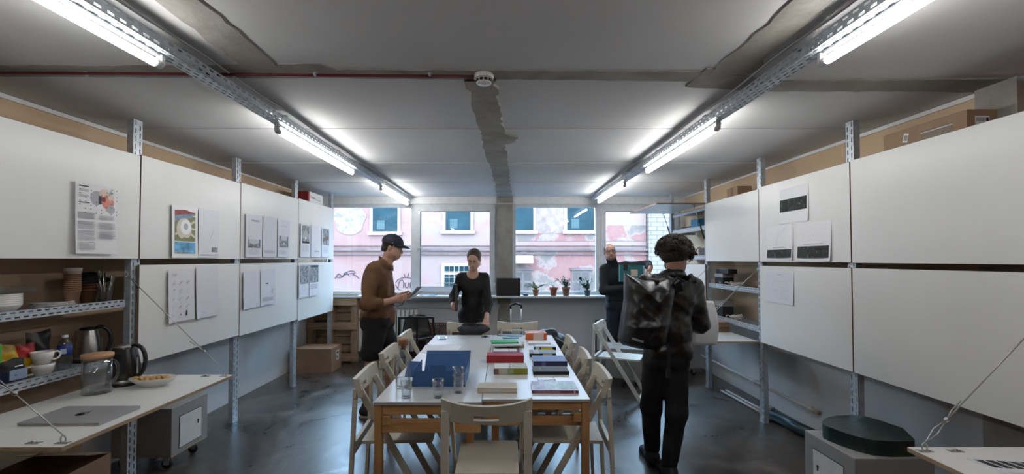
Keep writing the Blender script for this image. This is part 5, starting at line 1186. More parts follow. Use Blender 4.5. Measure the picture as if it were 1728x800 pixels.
for k, mt in enumerate((mat('film_olive', (.10, .11, .07), .6, noise=(14, .4)), mat('film_red', (.18, .05, .05), .6, noise=(14, .5)), mat('film_brown', (.13, .09, .08), .6, noise=(14, .5)), mat('film_red', (.18, .05, .05), .6))):
    m.box(-.48+k*.21, -.28+k*.21, -.0015, 0, z0+.05, z1-.045, mt)
    for q in range(4): m.box(-.46+k*.21+q*.045, -.44+k*.21+q*.045, -.0022, -.0015, z0+.05, z0+.12+.03*((q*k) % 3), M_ink)
m.build('board', o)
o = thing('suitcase', 'black suitcase with a raised silver trolley handle behind the table', 'suitcase', (X(871, 5.9), 5.9, 0), 0)
m = MB(); m.box(-.20, .20, -.10, .10, .05, .52, M_blackm); m.build('suitcase_body', o, bevel=.03)
m = MB()
for s in (-1, 1): m.tube([(s*.068, .06, .5), (s*.068, .06, .93)], .008, M_steel, 8)
m.build('trolley_tubes', o)
m = MB(); m.tube([(-.072, .06, .91), (-.068, .06, .955), (0, .06, .975), (.068, .06, .955), (.072, .06, .91)], .014, M_black, 10); m.build('trolley_grip', o)
m = MB(); m.tube([(-.085, 0, .515), (-.07, 0, .56), (.07, 0, .56), (.085, 0, .515)], .012, M_black, 8); m.build('carry_handle', o)
for s in (-1, 1): m = MB(); m.tube([(s*.16-.015, .06, .026), (s*.16+.015, .06, .026)], .026, M_rubber, 14); m.build('wheel', o)
# dark jackets/bag heap on a box
o = stackbox('storage_box', 'dark grey box on the floor under the heaped dark rucksack', 'box', X(915, 5.6), X(952, 5.6), 5.5, 5.85, 0, .42, mat('dark_crate', (.05, .05, .055), .6))
# ---------------------------------------------------------------- smooth bodies: distance fields -> one continuous surface
class SDF:
    def __init__(s, h=.007, k=.03): s.P = []; s.h = h; s.k = k
    def cap(s, a, b, ra, rb, k=None, sub=False): s.P.append(('c', np.array(a, float), np.array(b, float), ra, rb, k or s.k, sub)); return s
    def ell(s, c, r, R=None, k=None, sub=False): s.P.append(('e', np.array(c, float), np.array(r, float), R, None, k or s.k, sub)); return s
    def boxr(s, c, r, rd, R=None, k=None, sub=False): s.P.append(('b', np.array(c, float), np.array(r, float), R, rd, k or s.k, sub)); return s
    def chain(s, pts, rs, k=None):
        for i in range(len(pts)-1): s.cap(pts[i], pts[i+1], rs[i], rs[i+1], k)
        return s
    def bounds(s, p):
        if p[0] == 'c': r = max(p[3], p[4]); return np.minimum(p[1], p[2])-r, np.maximum(p[1], p[2])+r
        r = np.linalg.norm(p[2]) if p[3] is not None else p[2]
        return p[1]-r, p[1]+r
    def mesh(s, wr=None):
        lo = np.min([s.bounds(p)[0] for p in s.P if not p[6]], 0)-.03; hi = np.max([s.bounds(p)[1] for p in s.P if not p[6]], 0)+.03
        h = s.h; n = np.ceil((hi-lo)/h).astype(int)+1
        ax = [lo[i]+h*np.arange(n[i]) for i in range(3)]
        f = np.full(n, .5, np.float32)
        for p in s.P:
            a, b = s.bounds(p); m = p[5]*1.2+.02
            i0 = np.maximum(0, np.floor((a-m-lo)/h).astype(int)); i1 = np.minimum(n, np.ceil((b+m-lo)/h).astype(int)+1)
            if (i1 <= i0).any(): continue
            g = np.stack(np.meshgrid(*[ax[i][i0[i]:i1[i]] for i in range(3)], indexing='ij'), -1)
            if p[0] == 'c':
                ba = p[2]-p[1]; L = max(ba.dot(ba), 1e-9); pa = g-p[1]; t = np.clip(pa @ ba/L, 0, 1)
                d = np.linalg.norm(pa-t[..., None]*ba, axis=-1)-(p[3]+(p[4]-p[3])*t)
            else:
                q = g-p[1]
                if p[3] is not None: q = q @ np.array(p[3])
                if p[0] == 'e':
                    k0 = np.linalg.norm(q/p[2], axis=-1); k1 = np.linalg.norm(q/(p[2]**2), axis=-1); d = k0*(k0-1)/np.maximum(k1, 1e-6)
                else:
                    e = np.abs(q)-(p[2]-p[4]); d = np.linalg.norm(np.maximum(e, 0), axis=-1)+np.minimum(e.max(-1), 0)-p[4]
            sl = tuple(slice(i0[i], i1[i]) for i in range(3)); c = f[sl]; k = p[5]
            if p[6]:
                hh = np.clip(.5-.5*(c+d)/k, 0, 1); f[sl] = c*(1-hh)+(-d)*hh+k*hh*(1-hh)
            else:
                hh = np.clip(.5+.5*(c-d)/k, 0, 1); f[sl] = c*(1-hh)+d*hh-k*hh*(1-hh)
        if wr is not None:
            g = np.stack(np.meshgrid(*ax, indexing='ij'), -1); near = np.abs(f) < .05; f[near] += wr(g[near])
        return surface_nets(f, lo, h)
def surface_nets(f, lo, h):
    n = np.array(f.shape); ins = f < 0
    acc = np.zeros(tuple(n-1)+(3,), np.float32); cnt = np.zeros(tuple(n-1), np.float32)
    def sl(o, m=1): return tuple(slice(o[i], n[i]-1+o[i]) for i in range(3))
    C = [(i, j, k) for i in (0, 1) for j in (0, 1) for k in (0, 1)]
    for a in C:
        for axis in range(3):
            if a[axis]: continue
            b = list(a); b[axis] = 1
            fa, fb = f[sl(a)], f[sl(b)]; x = (fa < 0) != (fb < 0)
            t = np.where(x, fa/np.where(x, fa-fb, 1), 0)
            for i in range(3): acc[..., i] += np.where(x, a[i]+(t if i == axis else 0), 0)
            cnt += x
    act = cnt > 0; idx = np.full(act.shape, -1, int); idx[act] = np.arange(act.sum())
    cell = np.stack(np.nonzero(act), -1); V = lo+h*(cell+acc[act]/cnt[act][:, None])
    Fs = []
    for axis in range(3):
        o1, o2 = (axis+1) % 3, (axis+2) % 3
        s0 = [slice(1, n[i]-1) for i in range(3)]; s1 = list(s0); s0[axis] = slice(0, n[axis]-1); s1[axis] = slice(1, n[axis])
        A, B = ins[tuple(s0)], ins[tuple(s1)]; e = np.stack(np.nonzero(A != B), -1)
        if not len(e): continue
        flip = A[tuple(e.T)]; off = np.ones(3, int); off[axis] = 0; e = e+off
        def c(d1, d2):
            q = e.copy(); q[:, o1] -= d1; q[:, o2] -= d2; return idx[tuple(q.T)]
        Q = np.stack([c(1, 1), c(0, 1), c(0, 0), c(1, 0)], -1); Q[~flip] = Q[~flip][:, ::-1]; Fs.append(Q)
    return V, np.concatenate(Fs)
def sdf_obj(s, name, m, parent, wr=None, org=(0, 0, 0), smooth=0):
    V, Q = s.mesh(wr); V = V-np.array(org)
    me = bpy.data.meshes.new(name); me.vertices.add(len(V)); me.vertices.foreach_set('co', V.ravel().astype(np.float32))
    me.loops.add(Q.size); me.loops.foreach_set('vertex_index', Q.ravel().astype(np.int32)); me.polygons.add(len(Q))
    me.polygons.foreach_set('loop_start', np.arange(0, Q.size, 4, dtype=np.int32)); me.polygons.foreach_set('loop_total', np.full(len(Q), 4, np.int32))
    me.polygons.foreach_set('use_smooth', np.ones(len(Q), bool)); me.update(calc_edges=True); me.validate()
    me.materials.append(m); o = bpy.data.objects.new(name, me); COL.objects.link(o); o.parent = parent
    if smooth: q = o.modifiers.new('smooth', 'SMOOTH'); q.iterations = smooth; q.factor = .5
    return o
def wrinkle(amp, fr=None, seed=0):
    """soft uneven folds: a few warped waves, none regular enough to read as a pattern"""
    r = np.random.RandomState(seed); D = r.normal(size=(6, 3)); D /= np.linalg.norm(D, axis=1)[:, None]; E = r.normal(size=(6, 3)); E /= np.linalg.norm(E, axis=1)[:, None]
    ph = r.uniform(0, 6, (6, 3)); sc = np.array([9, 14, 21, 30, 16, 40.]); am = np.array([1, .8, .55, .35, .7, .22])
    def w(g):
        t = 0
        for i in range(6):
            wp = 2.2*np.sin(g @ E[i]*sc[i]*.55+ph[i, 1])+1.4*np.sin(g @ E[(i+2) % 6]*sc[i]*.9+ph[i, 2])
            v = np.sin(g @ D[i]*sc[i]+ph[i, 0]+wp); t = t+am[i]*(np.sqrt(v*v+.05)-.55)
        return (amp*t/1.6).astype(np.float32)
    return w
def skin_mat(name, c):
    m = mat(name, c, .5, noise=(12, .06, 4)); b = m.node_tree.nodes['Principled BSDF']; b.inputs['Subsurface Weight'].default_value = .08; b.inputs['Subsurface Radius'].default_value = (.02, .008, .004); return m
M_skin = skin_mat('skin_light', (.50, .28, .20)); M_skin2 = skin_mat('skin_fair', (.56, .34, .26)); M_skin3 = skin_mat('skin_tanned', (.36, .18, .125))
def rotz(a): c, s = math.cos(a), math.sin(a); return np.array([[c, -s, 0], [s, c, 0], [0, 0, 1.]])
def rotx(a): c, s = math.cos(a), math.sin(a); return np.array([[1, 0, 0], [0, c, -s], [0, s, c]])
def roty(a): c, s = math.cos(a), math.sin(a); return np.array([[c, 0, s], [0, 1, 0], [-s, 0, c]])
def head(s, c, R, sc=1.0):
    """adds a head; local frame: +Y is where the face looks, Z up; returns a function local->world"""
    c = np.array(c, float); W = lambda p: c+R @ (np.array(p)*sc)
    E = lambda p, r, k=.02, sub=False: s.ell(W(p), np.array(r)*sc, R, k, sub)
    E((0, -.012, .030), (.074, .096, .082)); E((0, .030, -.030), (.058, .062, .085)); E((0, .062, -.090), (.030, .030, .026), .03); E((0, .072, -.062), (.030, .028, .034), .02); E((0, .060, .035), (.055, .034, .045), .02)     # skull, face, chin, mouth, brow
    for q in (-1, 1):
        E((q*.040, .045, -.055), (.022, .035, .030)); E((q*.036, .062, -.018), (.022, .018, .018), .015); E((q*.052, -.0, -.055), (.02, .035, .035), .03)
        E((q*.030, .096, .010), (.015, .012, .010), .008, True)                                                        # eye sockets
        E((q*.076, -.010, -.010), (.010, .020, .030), .006); E((q*.010, .108, -.034), (.009, .010, .008), .008)
    E((0, .088, .030), (.050, .012, .010), .015); s.cap(W((0, .092, .012)), W((0, .111, -.028)), .008*sc, .010*sc, .010)
    E((0, .092, -.060), (.024, .012, .006), .008); E((0, .090, -.071), (.020, .012, .007), .008); E((0, .100, -.0655), (.026, .008, .0025), .004, True)
    return W
def face_parts(root, W, R, sc, org, iris=(.06, .04, .03), brow=(.05, .03, .02), closed=False, lips=(.42, .16, .14)):
    org = np.array(org)
    def P(p): return Vector(W(p)-org)
    T = Matrix([list(R[i])+[0] for i in range(3)]+[[0, 0, 0, 1]])
    for q in (-1, 1):
        m = MB(); c = P((q*.030, .083, .008)); m.ell((0, 0, 0), (.0115*sc, .0115*sc, .0105*sc), mat('eye_white', (.6, .58, .56), .3), Matrix.Translation(c), 14)
        m.ell((0, 0, 0), (.0055*sc, .003*sc, .0055*sc), mat('eye_iris%d' % int(iris[0]*100), iris, .2), Matrix.Translation(P((q*.030, .0935, .006))) @ T, 10)
        m.ell((0, 0, 0), (.0135*sc, .0115*sc, .0065*sc), mat('eyelid', (.34, .18, .13), .6), Matrix.Translation(P((q*.030, .085, .014 if not closed else .009))) @ T, 12); m.build('eye', root)
        m = MB(); m.tube([P((q*.014, .098, .024)), P((q*.030, .099, .030)), P((q*.046, .088, .024))], [.0028, .0034, .002], mat('brow%d' % int(brow[0]*100), brow, .9), 6); m.build('eyebrow', root)
    m = MB(); m.tube([P((-.022, .094, -.064)), P((-.010, .1015, -.062)), P((0, .103, -.063)), P((.010, .1015, -.062)), P((.022, .094, -.064))], [.0015, .0035, .003, .0035, .0015], mat('lips', lips, .5), 8)
    m.tube([P((-.020, .094, -.067)), P((0, .102, -.0705)), P((.020, .094, -.067))], [.0015, .0042, .0015], mat('lips', lips, .5), 8); m.build('lips', root)
def hand(s, w, d, pn, curl=.5, side=1, sc=1.0, thumb=.6, spread=.0):
    """w wrist, d direction of the palm, pn palm normal (fingers curl towards it), side: which way the thumb lies"""
    w = Vector(w); d = Vector(d).normalized(); n = Vector(pn); n = (n-d*n.dot(d)).normalized(); u = d.cross(n)*side
    k = .008
    s.cap(w, w+d*.035*sc, .024*sc, .026*sc, .02)
    for i in range(4):
        base = w+d*.085*sc+u*((1.5-i)*.0205*sc)*1.0-n*.002; s.cap(w+d*.02*sc+u*((1.5-i)*.012*sc), base, .016*sc, .0125*sc, .014)
        L = (.082, .090, .084, .066)[i]*sc; a = curl*(1+.12*i); dd = d*1.0+u*(1.5-i)*spread; p = base; r = .0098*sc
        for j, f in enumerate((.45, .32, .23)):
            ang = a*(j+1)*.75; v = (dd*math.cos(ang)+n*math.sin(ang)).normalized(); q = p+v*L*f; s.cap(p, q, r, r*.9, k if j else .010); p = q; r *= .9
    b = w+d*.028*sc+u*.022*sc+n*.006; v = (d*.62+u*.72*thumb+n*.45).normalized(); p = b+v*.040*sc; s.cap(b, p, .0145*sc, .012*sc, .012); v2 = (d*.95+u*.15+n*.35).normalized(); q = p+v2*.032*sc; s.cap(p, q, .0115*sc, .0098*sc, .008); s.cap(q, q+v2*.020*sc, .0098*sc, .008*sc, .008)
def shoe(root, org, p, yaw, m1, m2, L=.28):
    p = Vector(p)-Vector(org); T = Matrix.Translation(p) @ Matrix.Rotation(yaw, 4, 'Z')
    s = SDF(.007, .03); R = rotz(yaw); c = np.array(p)
    W = lambda q: c+R @ np.array(q)
    s.cap(W((0, -.04, .05)), W((0, .0, .055)), .042, .045); s.cap(W((0, .0, .05)), W((0, L-.12, .035)), .045, .036); s.ell(W((0, L-.11, .035)), (.045, .06, .03), R); s.cap(W((0, -.01, .06)), W((0, -.01, .11)), .045, .042)
    s.boxr(W((0, .08, -.06)), (.2, .3, .06), .001, R, .004, True)
    o = sdf_obj(s, 'shoe', m1, root)
    pts = [(.042, -.07), (.046, 0), (.040, .06), (.050, L-.13), (.040, L-.07), (0, L-.045), (-.040, L-.07), (-.050, L-.13), (-.040, .06), (-.046, 0), (-.042, -.07), (0, -.085)]
    b = MB(); b.prism(pts, .0, .014, m2, T, True); b.build('sole', o)
SHADES = {}
# ================= A: man in a dark cap, brown shirt, black shorts (in profile, facing right)
M_shirt = mat('brown_shirt_cloth', (.135, .060, .022), .75, noise=(9, .15), bump=(60, .08)); M_black_c = mat('black_cloth', (.007, .007, .009), .8, noise=(9, .2)); M_cap = mat('navy_cap_cloth', (.012, .014, .025), .7)
OA = (-1.28, 4.65, 0); A = thing('person', 'man in a dark cap, brown shirt and black shorts standing beside the table', 'person', OA)
y0 = 4.65
b = SDF(.006, .03); RA = rotz(-PI/2) @ rotx(-.26)
W = head(b, (-1.160, y0, 1.672), RA, .98)
b.cap((-1.235, y0, 1.47), (-1.185, y0, 1.62), .064, .058)
b.ell((-1.29, y0, 1.36), (.08, .14, .15)); b.ell((-1.30, y0, 1.08), (.08, .11, .18)); b.ell((-1.30, y0, .93), (.09, .12, .11))
KN = {-1: (-1.345, y0-.10, .47), 1: (-1.185, y0+.10, .47)}; AN = {-1: (-1.375, y0-.11, .10), 1: (-1.20, y0+.11, .10)}
for q in (-1, 1):
    k_, a_ = KN[q], AN[q]; b.cap((-1.30, y0+q*.09, .90), k_, .095, .060); cf = tuple(np.array(k_)*.68+np.array(a_)*.32+np.array((-.018, 0, 0))); b.cap(k_, cf, .056, .058); b.cap(cf, a_, .056, .038); b.cap(a_, (a_[0]+.14, a_[1], .04), .038, .03)
b.cap((-1.335, y0-.25, 1.09), (-1.11, y0-.20, 1.155), .040, .030); hand(b, (-1.10, y0-.20, 1.158), (1, .08, .10), (0, 1, .2), .85, 1, .98)
b.cap((-1.24, y0+.22, 1.13), (-1.08, y0+.06, 1.165), .040, .030); hand(b, (-1.075, y0+.05, 1.165), (1, -.28, .05), (0, -1, .3), .8, -1, .98)
sdf_obj(b, 'body', M_skin, A, None, OA); face_parts(A, W, RA, .98, OA, closed=True)
s = SDF(.0065, .04)      # shirt
s.ell((-1.305, y0, 1.38), (.135, .205, .17)); s.ell((-1.305, y0, 1.22), (.155, .19, .20)); s.ell((-1.31, y0, 1.05), (.165, .185, .15)); s.ell((-1.385, y0, 1.33), (.08, .13, .16)); s.boxr((-1.315, y0, .985), (.145, .165, .06), .05)
s.cap((-1.21, y0, .99), (-1.185, y0, .94), .09, .06); s.cap((-1.24, y0-.06, 1.50), (-1.24, y0+.06, 1.50), .062, .062)
for q in (-1, 1):
    s.cap((-1.30, y0+q*.17, 1.455), (-1.345 if q < 0 else -1.26, y0+q*.255, 1.14), .078, .062)
s.cap((-1.345, y0-.255, 1.12), (-1.225, y0-.235, 1.12), .060, .054); s.ell((-1.25, y0, 1.20), (.11, .15, .2)); s.cap((-1.255, y0+.24, 1.14), (-1.17, y0+.15, 1.15), .060, .052)
s.cap((-1.195, y0, 1.60), (-1.17, y0, 1.76), .045, .045, .02, True)
so = sdf_obj(s, 'shirt', M_shirt, A, wrinkle(.013, seed=1), OA, 1)
m = MB(); n = 20      # collar
vs = []
for i in range(n+1):
    a = -PI+2*PI*i/n; cx = -1.222+.072*math.cos(a)-OA[0]; cy = .070*math.sin(a); up = 1.528-.050*math.cos(a); vs += [(cx, cy, up-.045), (cx-.004+.002*math.cos(a), cy*.98, up+.008)]
m.add(vs, [(2*i, 2*i+2, 2*i+3, 2*i+1) for i in range(n)], M_shirt, True); co = m.build('collar', so); q = co.modifiers.new('s', 'SOLIDIFY'); q.thickness = .006
m = MB(); m.box(.128, .140, -.235, -.13, 1.20, 1.34, M_shirt); m.build('chest_pocket', so); m = MB()
s = SDF(.0065, .035); s.boxr((-1.305, y0, .93), (.148, .170, .08), .06)
for q in (-1, 1): k_ = KN[q]; s.cap((-1.305, y0+q*.085, .86), (k_[0]*.9-1.30*.1, k_[1], .63), .118, .100)
for q in (-1, 1): k_ = KN[q]; s.cap((k_[0]*.9-1.30*.1, k_[1], .64), (k_[0]*.92-1.30*.08, k_[1], .60), .103, .100, .02); s.boxr((k_[0], k_[1], .45), (.16, .13, .105), .004, None, .006, True)
sdf_obj(s, 'shorts', M_black_c, A, wrinkle(.006, seed=2), OA, 1)
# hair + cap
s = SDF(.005, .02); c = np.array((-1.160, y0, 1.672)); Wn = lambda p: c+RA @ np.array(p)
s.ell(Wn((0, -.018, .034)), (.080, .098, .086), RA); s.ell(Wn((0, -.055, -.03)), (.068, .055, .065), RA); s.boxr(Wn((0, .10, -.03)), (.2, .082, .09), .005, RA, .01, True); s.boxr(Wn((0, 0, -.16)), (.2, .2, .10), .005, RA, .01, True)
M_hair = mat('dark_brown_hair', (.018, .011, .008), .75, noise=(60, .4), bump=(90, .6)); sdf_obj(s, 'hair', M_hair, A, wrinkle(.003, seed=5), OA)
s = SDF(.005, .02); s.ell(Wn((0, -.012, .052)), (.092, .112, .088), RA); s.boxr(Wn((0, 0, -.062)), (.2, .2, .09), .003, RA, .006, True); s.ell(Wn((0, -.012, .034)), (.078, .10, .076), RA, .01, True)
co = sdf_obj(s, 'cap_crown', M_cap, A, None, OA)
m = MB(); vs = []; nb = 14
for i in range(nb+1):
    a = PI*i/nb
    for r_, zz in ((.092, .052), (.13, .048), (.175, .034)):
        x = math.cos(a)*.080*(1 if r_ < .1 else .98 if r_ < .15 else .85); y = .035+(r_-.02)*math.sin(a)*.92-(.0 if r_ < .1 else 0); z = zz-.018*(math.cos(a)**2)
        vs.append(tuple(Wn((x, y, z))-np.array(OA)))
m.add(vs, [(3*i+j, 3*i+3+j, 3*i+4+j, 3*i+1+j) for i in range(nb) for j in range(2)], M_cap, True); co2 = m.build('cap_brim', co); q = co2.modifiers.new('s', 'SOLIDIFY'); q.thickness = .005; q.offset = 0
m = MB(); p = Wn((.0, -.012, .140))-np.array(OA); m.ell(p, (.008, .008, .005), M_cap); p = Wn((.090, .010, .048))-np.array(OA); m.ell(p, (.005, .005, .005), M_porc); m.build('cap_button', co)
M_shoe = mat('dark_shoe', (.02, .02, .022), .6); M_sole = mat('pale_sole', (.5, .48, .45), .7)
for q in (-1, 1): shoe(A, OA, (AN[q][0], AN[q][1], 0), -PI/2, M_shoe, M_sole)
o = thing('leaflet', 'folded grey leaflet held up in the hand of the man in the cap', 'leaflet', (-.985, y0-.12, 1.15))
m = MB(); m.add([(0, 0, 0), (.02, .12, 0), (.12, .12, .115), (.10, 0, .125), (0, 0, .003), (.02, .12, .003), (.12, .12, .118), (.10, 0, .128)], [(0, 1, 2, 3), (7, 6, 5, 4), (0, 4, 5, 1), (1, 5, 6, 2), (2, 6, 7, 3), (3, 7, 4, 0)], M_zincd)
m.add([(0, 0, 0), (.02, .12, 0), (.14, .12, .08), (.12, 0, .085), (0, 0, -.003), (.02, .12, -.003), (.14, .12, .077), (.12, 0, .082)], [(3, 2, 1, 0), (4, 5, 6, 7), (0, 1, 5, 4), (1, 2, 6, 5), (2, 3, 7, 6), (3, 0, 4, 7)], M_paper2); m.build('pages', o)
o = thing('spectacles', 'black looped strap hanging from the hand of the man in the cap', 'strap', (-1.04, y0-.2, 1.13)); m = MB(); m.tube([(.05, 0, .03), (.03, 0, -.02), (-.02, .0, -.035), (-.07, 0, -.02), (-.08, 0, .01)], .004, M_black, 6); m.build('loop', o); o.name = 'strap'

# ================= B: woman in black, leaning over the far end of the table (facing the camera)
OB = (-.38, 5.40, 0); B = thing('person', 'woman in a black long-sleeved dress leaning over the far end of the table', 'person', OB)
b = SDF(.006, .03); RB = rotz(PI-.12) @ rotx(-.45); HB = (-.362, 5.13, 1.555)
W = head(b, HB, RB, .94)
b.cap((-.385, 5.25, 1.38), (-.37, 5.19, 1.49), .050, .048)
b.ell((-.385, 5.28, 1.27), (.13, .07, .13)); b.ell((-.385, 5.34, 1.08), (.09, .06, .15)); b.ell((-.39, 5.40, .90), (.12, .08, .11)); b.cap((-.385, 5.26, 1.36), (-.385, 5.30, 1.25), .075, .07)
for q in (-1, 1): b.cap((-.39+q*.08, 5.40, .85), (-.39+q*.09, 5.39, .46), .085, .055); b.cap((-.39+q*.09, 5.39, .46), (-.39+q*.09, 5.42, .09), .052, .035); b.cap((-.39+q*.09, 5.42, .08), (-.39+q*.09, 5.30, .04), .034, .028)
b.cap((-.535, 5.27, 1.33), (-.61, 5.30, 1.12), .040, .034); b.cap((-.61, 5.30, 1.12), (-.60, 5.17, 1.03), .036, .028); hand(b, (-.60, 5.165, 1.03), (.12, -1, -.10), (1, .1, 0), .8, -1, .9)
b.cap((-.235, 5.27, 1.33), (-.20, 5.17, 1.04), .040, .034); b.cap((-.20, 5.17, 1.04), (-.215, 4.98, .90), .034, .025); hand(b, (-.215, 4.98, .90), (-.12, -.62, -.70), (-.1, .5, -.7), .55, 1, .9)
sdf_obj(b, 'body', M_skin2, B, None, OB); face_parts(B, W, RB, .94, OB, closed=True, brow=(.08, .05, .03), lips=(.40, .14, .12))
s = SDF(.0065, .035)
s.ell((-.385, 5.275, 1.265), (.155, .105, .15)); s.ell((-.385, 5.33, 1.08), (.140, .115, .19)); s.ell((-.39, 5.40, .90), (.175, .13, .15)); s.cap((-.39, 5.40, .88), (-.39, 5.40, .48), .165, .17)
s.cap((-.525, 5.275, 1.335), (-.61, 5.30, 1.12), .056, .047); s.cap((-.61, 5.30, 1.12), (-.604, 5.22, 1.065), .046, .042); s.cap((-.245, 5.275, 1.335), (-.20, 5.17, 1.05), .056, .048); s.cap((-.20, 5.17, 1.05), (-.206, 5.06, .955), .046, .038); s.cap((-.52, 5.285, 1.35), (-.25, 5.285, 1.35), .048, .048)
s.ell((-.375, 5.15, 1.42), (.10, .12, .10), None, .012, True)
sdf_obj(s, 'dress', M_black_c, B, wrinkle(.004, seed=7), OB, 1)
s = SDF(.005, .02); c = np.array(HB); Wn = lambda p: c+RB @ (np.array(p)*.94)
s.ell(Wn((0, -.02, .036)), (.080, .100, .084), RB); s.ell(Wn((0, -.10, .05)), (.042, .04, .042), RB); s.ell(Wn((0, .095, -.020)), (.066, .080, .100), RB, .012, True)
sdf_obj(s, 'hair', mat('brown_hair', (.05, .032, .022), .65, noise=(70, .35), bump=(90, .5)), B, wrinkle(.003, seed=6), OB)
m = MB()
for q in (-1, 1): p = Wn((q*.080, -.005, -.055))-np.array(OB); m.tube([p, p+np.array((0, 0, -.035))], .0025, M_steel, 6)
m.build('earring', B)
m = MB(); m.tube([Vector((.172, -.455, .845))+Vector((.011*math.cos(a), .006*math.sin(a), .008*math.sin(a))) for a in [2*PI*i/10 for i in range(10)]], .0015, M_steel, 5, True); m.build('ring', B)
for q in (-1, 1): shoe(B, OB, (-.39+q*.09, 5.42, 0), PI, M_shoe, M_shoe, .25)
o = thing('binder', 'black binder held upright at the side of the woman in black', 'binder', (-.565, 5.16, 1.0), .08); m = MB(); m.box(-.014, .022, -.11, .11, -.02, .27, M_black); m.build('cover', o, bevel=.004); m = MB(); m.box(-.008, .018, -.112, -.108, -.01, .26, M_brn); m.build('spine', o); m = MB(); m.box(.022, .03, -.112, -.08, .10, .13, M_porc); m.build('white_tab', o)

# ================= C: man in a black turtleneck holding a teal folder (facing the camera)
OC = (1.55, 6.35, 0); Cc = thing('person', 'man in a black turtleneck holding a teal folder before the right window', 'person', OC)
b = SDF(.006, .03); RC = rotz(PI-.10) @ roty(.12) @ rotx(.02); HCc = (1.435, 6.28, 1.655)
W = head(b, HCc, RC, 1.0)
b.cap((1.48, 6.33, 1.46), (1.445, 6.29, 1.60), .060, .058); b.ell((1.52, 6.35, 1.30), (.13, .08, .15)); b.ell((1.55, 6.37, 1.05), (.10, .07, .16)); b.ell((1.57, 6.38, .92), (.12, .08, .10))
KC = ((1.49, 6.37, .50), (1.66, 6.37, .50)); AC = ((1.49, 6.42, .09), (1.68, 6.42, .09))
for k_, a_, hx in ((KC[0], AC[0], 1.50), (KC[1], AC[1], 1.65)): b.cap((hx, 6.38, .90), k_, .085, .06); b.cap(k_, a_, .055, .04); b.cap(a_, (a_[0], a_[1]-.12, .04), .035, .03)
b.cap((1.36, 6.33, 1.42), (1.335, 6.24, 1.13), .05, .042); b.cap((1.335, 6.24, 1.13), (1.60, 6.03, 1.175), .040, .030); hand(b, (1.60, 6.03, 1.175), (1, -.25, .12), (0, .3, 1), .75, 1, 1.0)
b.cap((1.70, 6.33, 1.46), (1.93, 6.20, 1.485), .05, .042); b.cap((1.93, 6.20, 1.485), (1.90, 5.99, 1.44), .040, .030); hand(b, (1.90, 5.995, 1.44), (-.25, -.35, -.80), (-1, .25, 0), .6, -1, 1.0)
sdf_obj(b, 'body', M_skin3 if False else skin_mat('skin_ruddy', (.47, .25, .185)), Cc, None, OC); face_parts(Cc, W, RC, 1.0, OC, brow=(.03, .02, .018))
s = SDF(.0065, .035)
s.ell((1.525, 6.35, 1.30), (.185, .13, .185)); s.ell((1.55, 6.37, 1.10), (.175, .13, .18)); s.boxr((1.565, 6.38, .99), (.165, .125, .05), .045)
s.cap((1.37, 6.34, 1.41), (1.335, 6.24, 1.13), .075, .062); s.cap((1.335, 6.24, 1.13), (1.56, 6.06, 1.172), .060, .043); s.cap((1.68, 6.34, 1.45), (1.93, 6.20, 1.485), .072, .055); s.cap((1.93, 6.20, 1.485), (1.905, 6.03, 1.455), .052, .040); s.cap((1.40, 6.34, 1.43), (1.66, 6.34, 1.46), .065, .065)
s.cap((1.478, 6.32, 1.49), (1.450, 6.285, 1.555), .076, .072, .02)
sdf_obj(s, 'turtleneck', mat('black_knit', (.008, .010, .014), .85, noise=(20, .2)), Cc, wrinkle(.005, seed=9), OC, 1)
s = SDF(.0065, .03); s.boxr((1.57, 6.38, .93), (.165, .125, .09), .06)
for k_, a_, hx in ((KC[0], AC[0], 1.50), (KC[1], AC[1], 1.65)): s.cap((hx, 6.38, .88), k_, .105, .078); s.cap(k_, (a_[0], a_[1], .11), .076, .066)
sdf_obj(s, 'trousers', mat('navy_trousers', (.010, .014, .028), .8, noise=(10, .2)), Cc, wrinkle(.005, seed=10), OC, 1)
s = SDF(.005, .02); c = np.array(HCc); Wn = lambda p: c+RC @ np.array(p)
s.ell(Wn((0, -.016, .032)), (.0765, .0965, .082), RC); s.ell(Wn((0, .075, .03)), (.066, .105, .13), RC, .015, True); s.boxr(Wn((0, 0, -.10)), (.2, .2, .08), .01, RC, .01, True)
sdf_obj(s, 'hair', mat('short_grey_brown_hair', (.045, .035, .030), .8, noise=(80, .4)), Cc, None, OC)
s = SDF(.004, .01)
s.ell(Wn((0, .044, -.066)), (.062, .0615, .056), RC); s.ell(Wn((0, .045, -.010)), (.075, .090, .040), RC, .01, True); s.ell(Wn((0, .108, -.066)), (.026, .03, .010), RC, .006, True); s.boxr(Wn((0, -.06, -.05)), (.1, .07, .1), .01, RC, .01, True)
sdf_obj(s, 'beard_stubble', mat('grey_stubble', (.36, .23, .185), .9, noise=(120, .4)), Cc, None, OC)
m = MB()
for q in (-1, 1): m.tube([Wn((q*.030+.024*math.cos(a), .106, .008+.018*math.sin(a)))-np.array(OC) for a in [2*PI*i/16 for i in range(16)]], .0018, M_steel, 5, True); m.tube([Wn((q*.054, .104, .012))-np.array(OC), Wn((q*.080, .0, .005))-np.array(OC)], .0016, M_steel, 5)
m.tube([Wn((-.008, .108, .012))-np.array(OC), Wn((.008, .108, .012))-np.array(OC)], .0016, M_steel, 5); m.build('eyeglasses', Cc)
for a_ in AC: shoe(Cc, OC, (a_[0], a_[1], 0), PI, M_shoe, M_shoe)
o = thing('folder', 'teal folder with a cream square held up by the man in the turtleneck', 'folder', (1.655, 5.985, 1.255), .0)
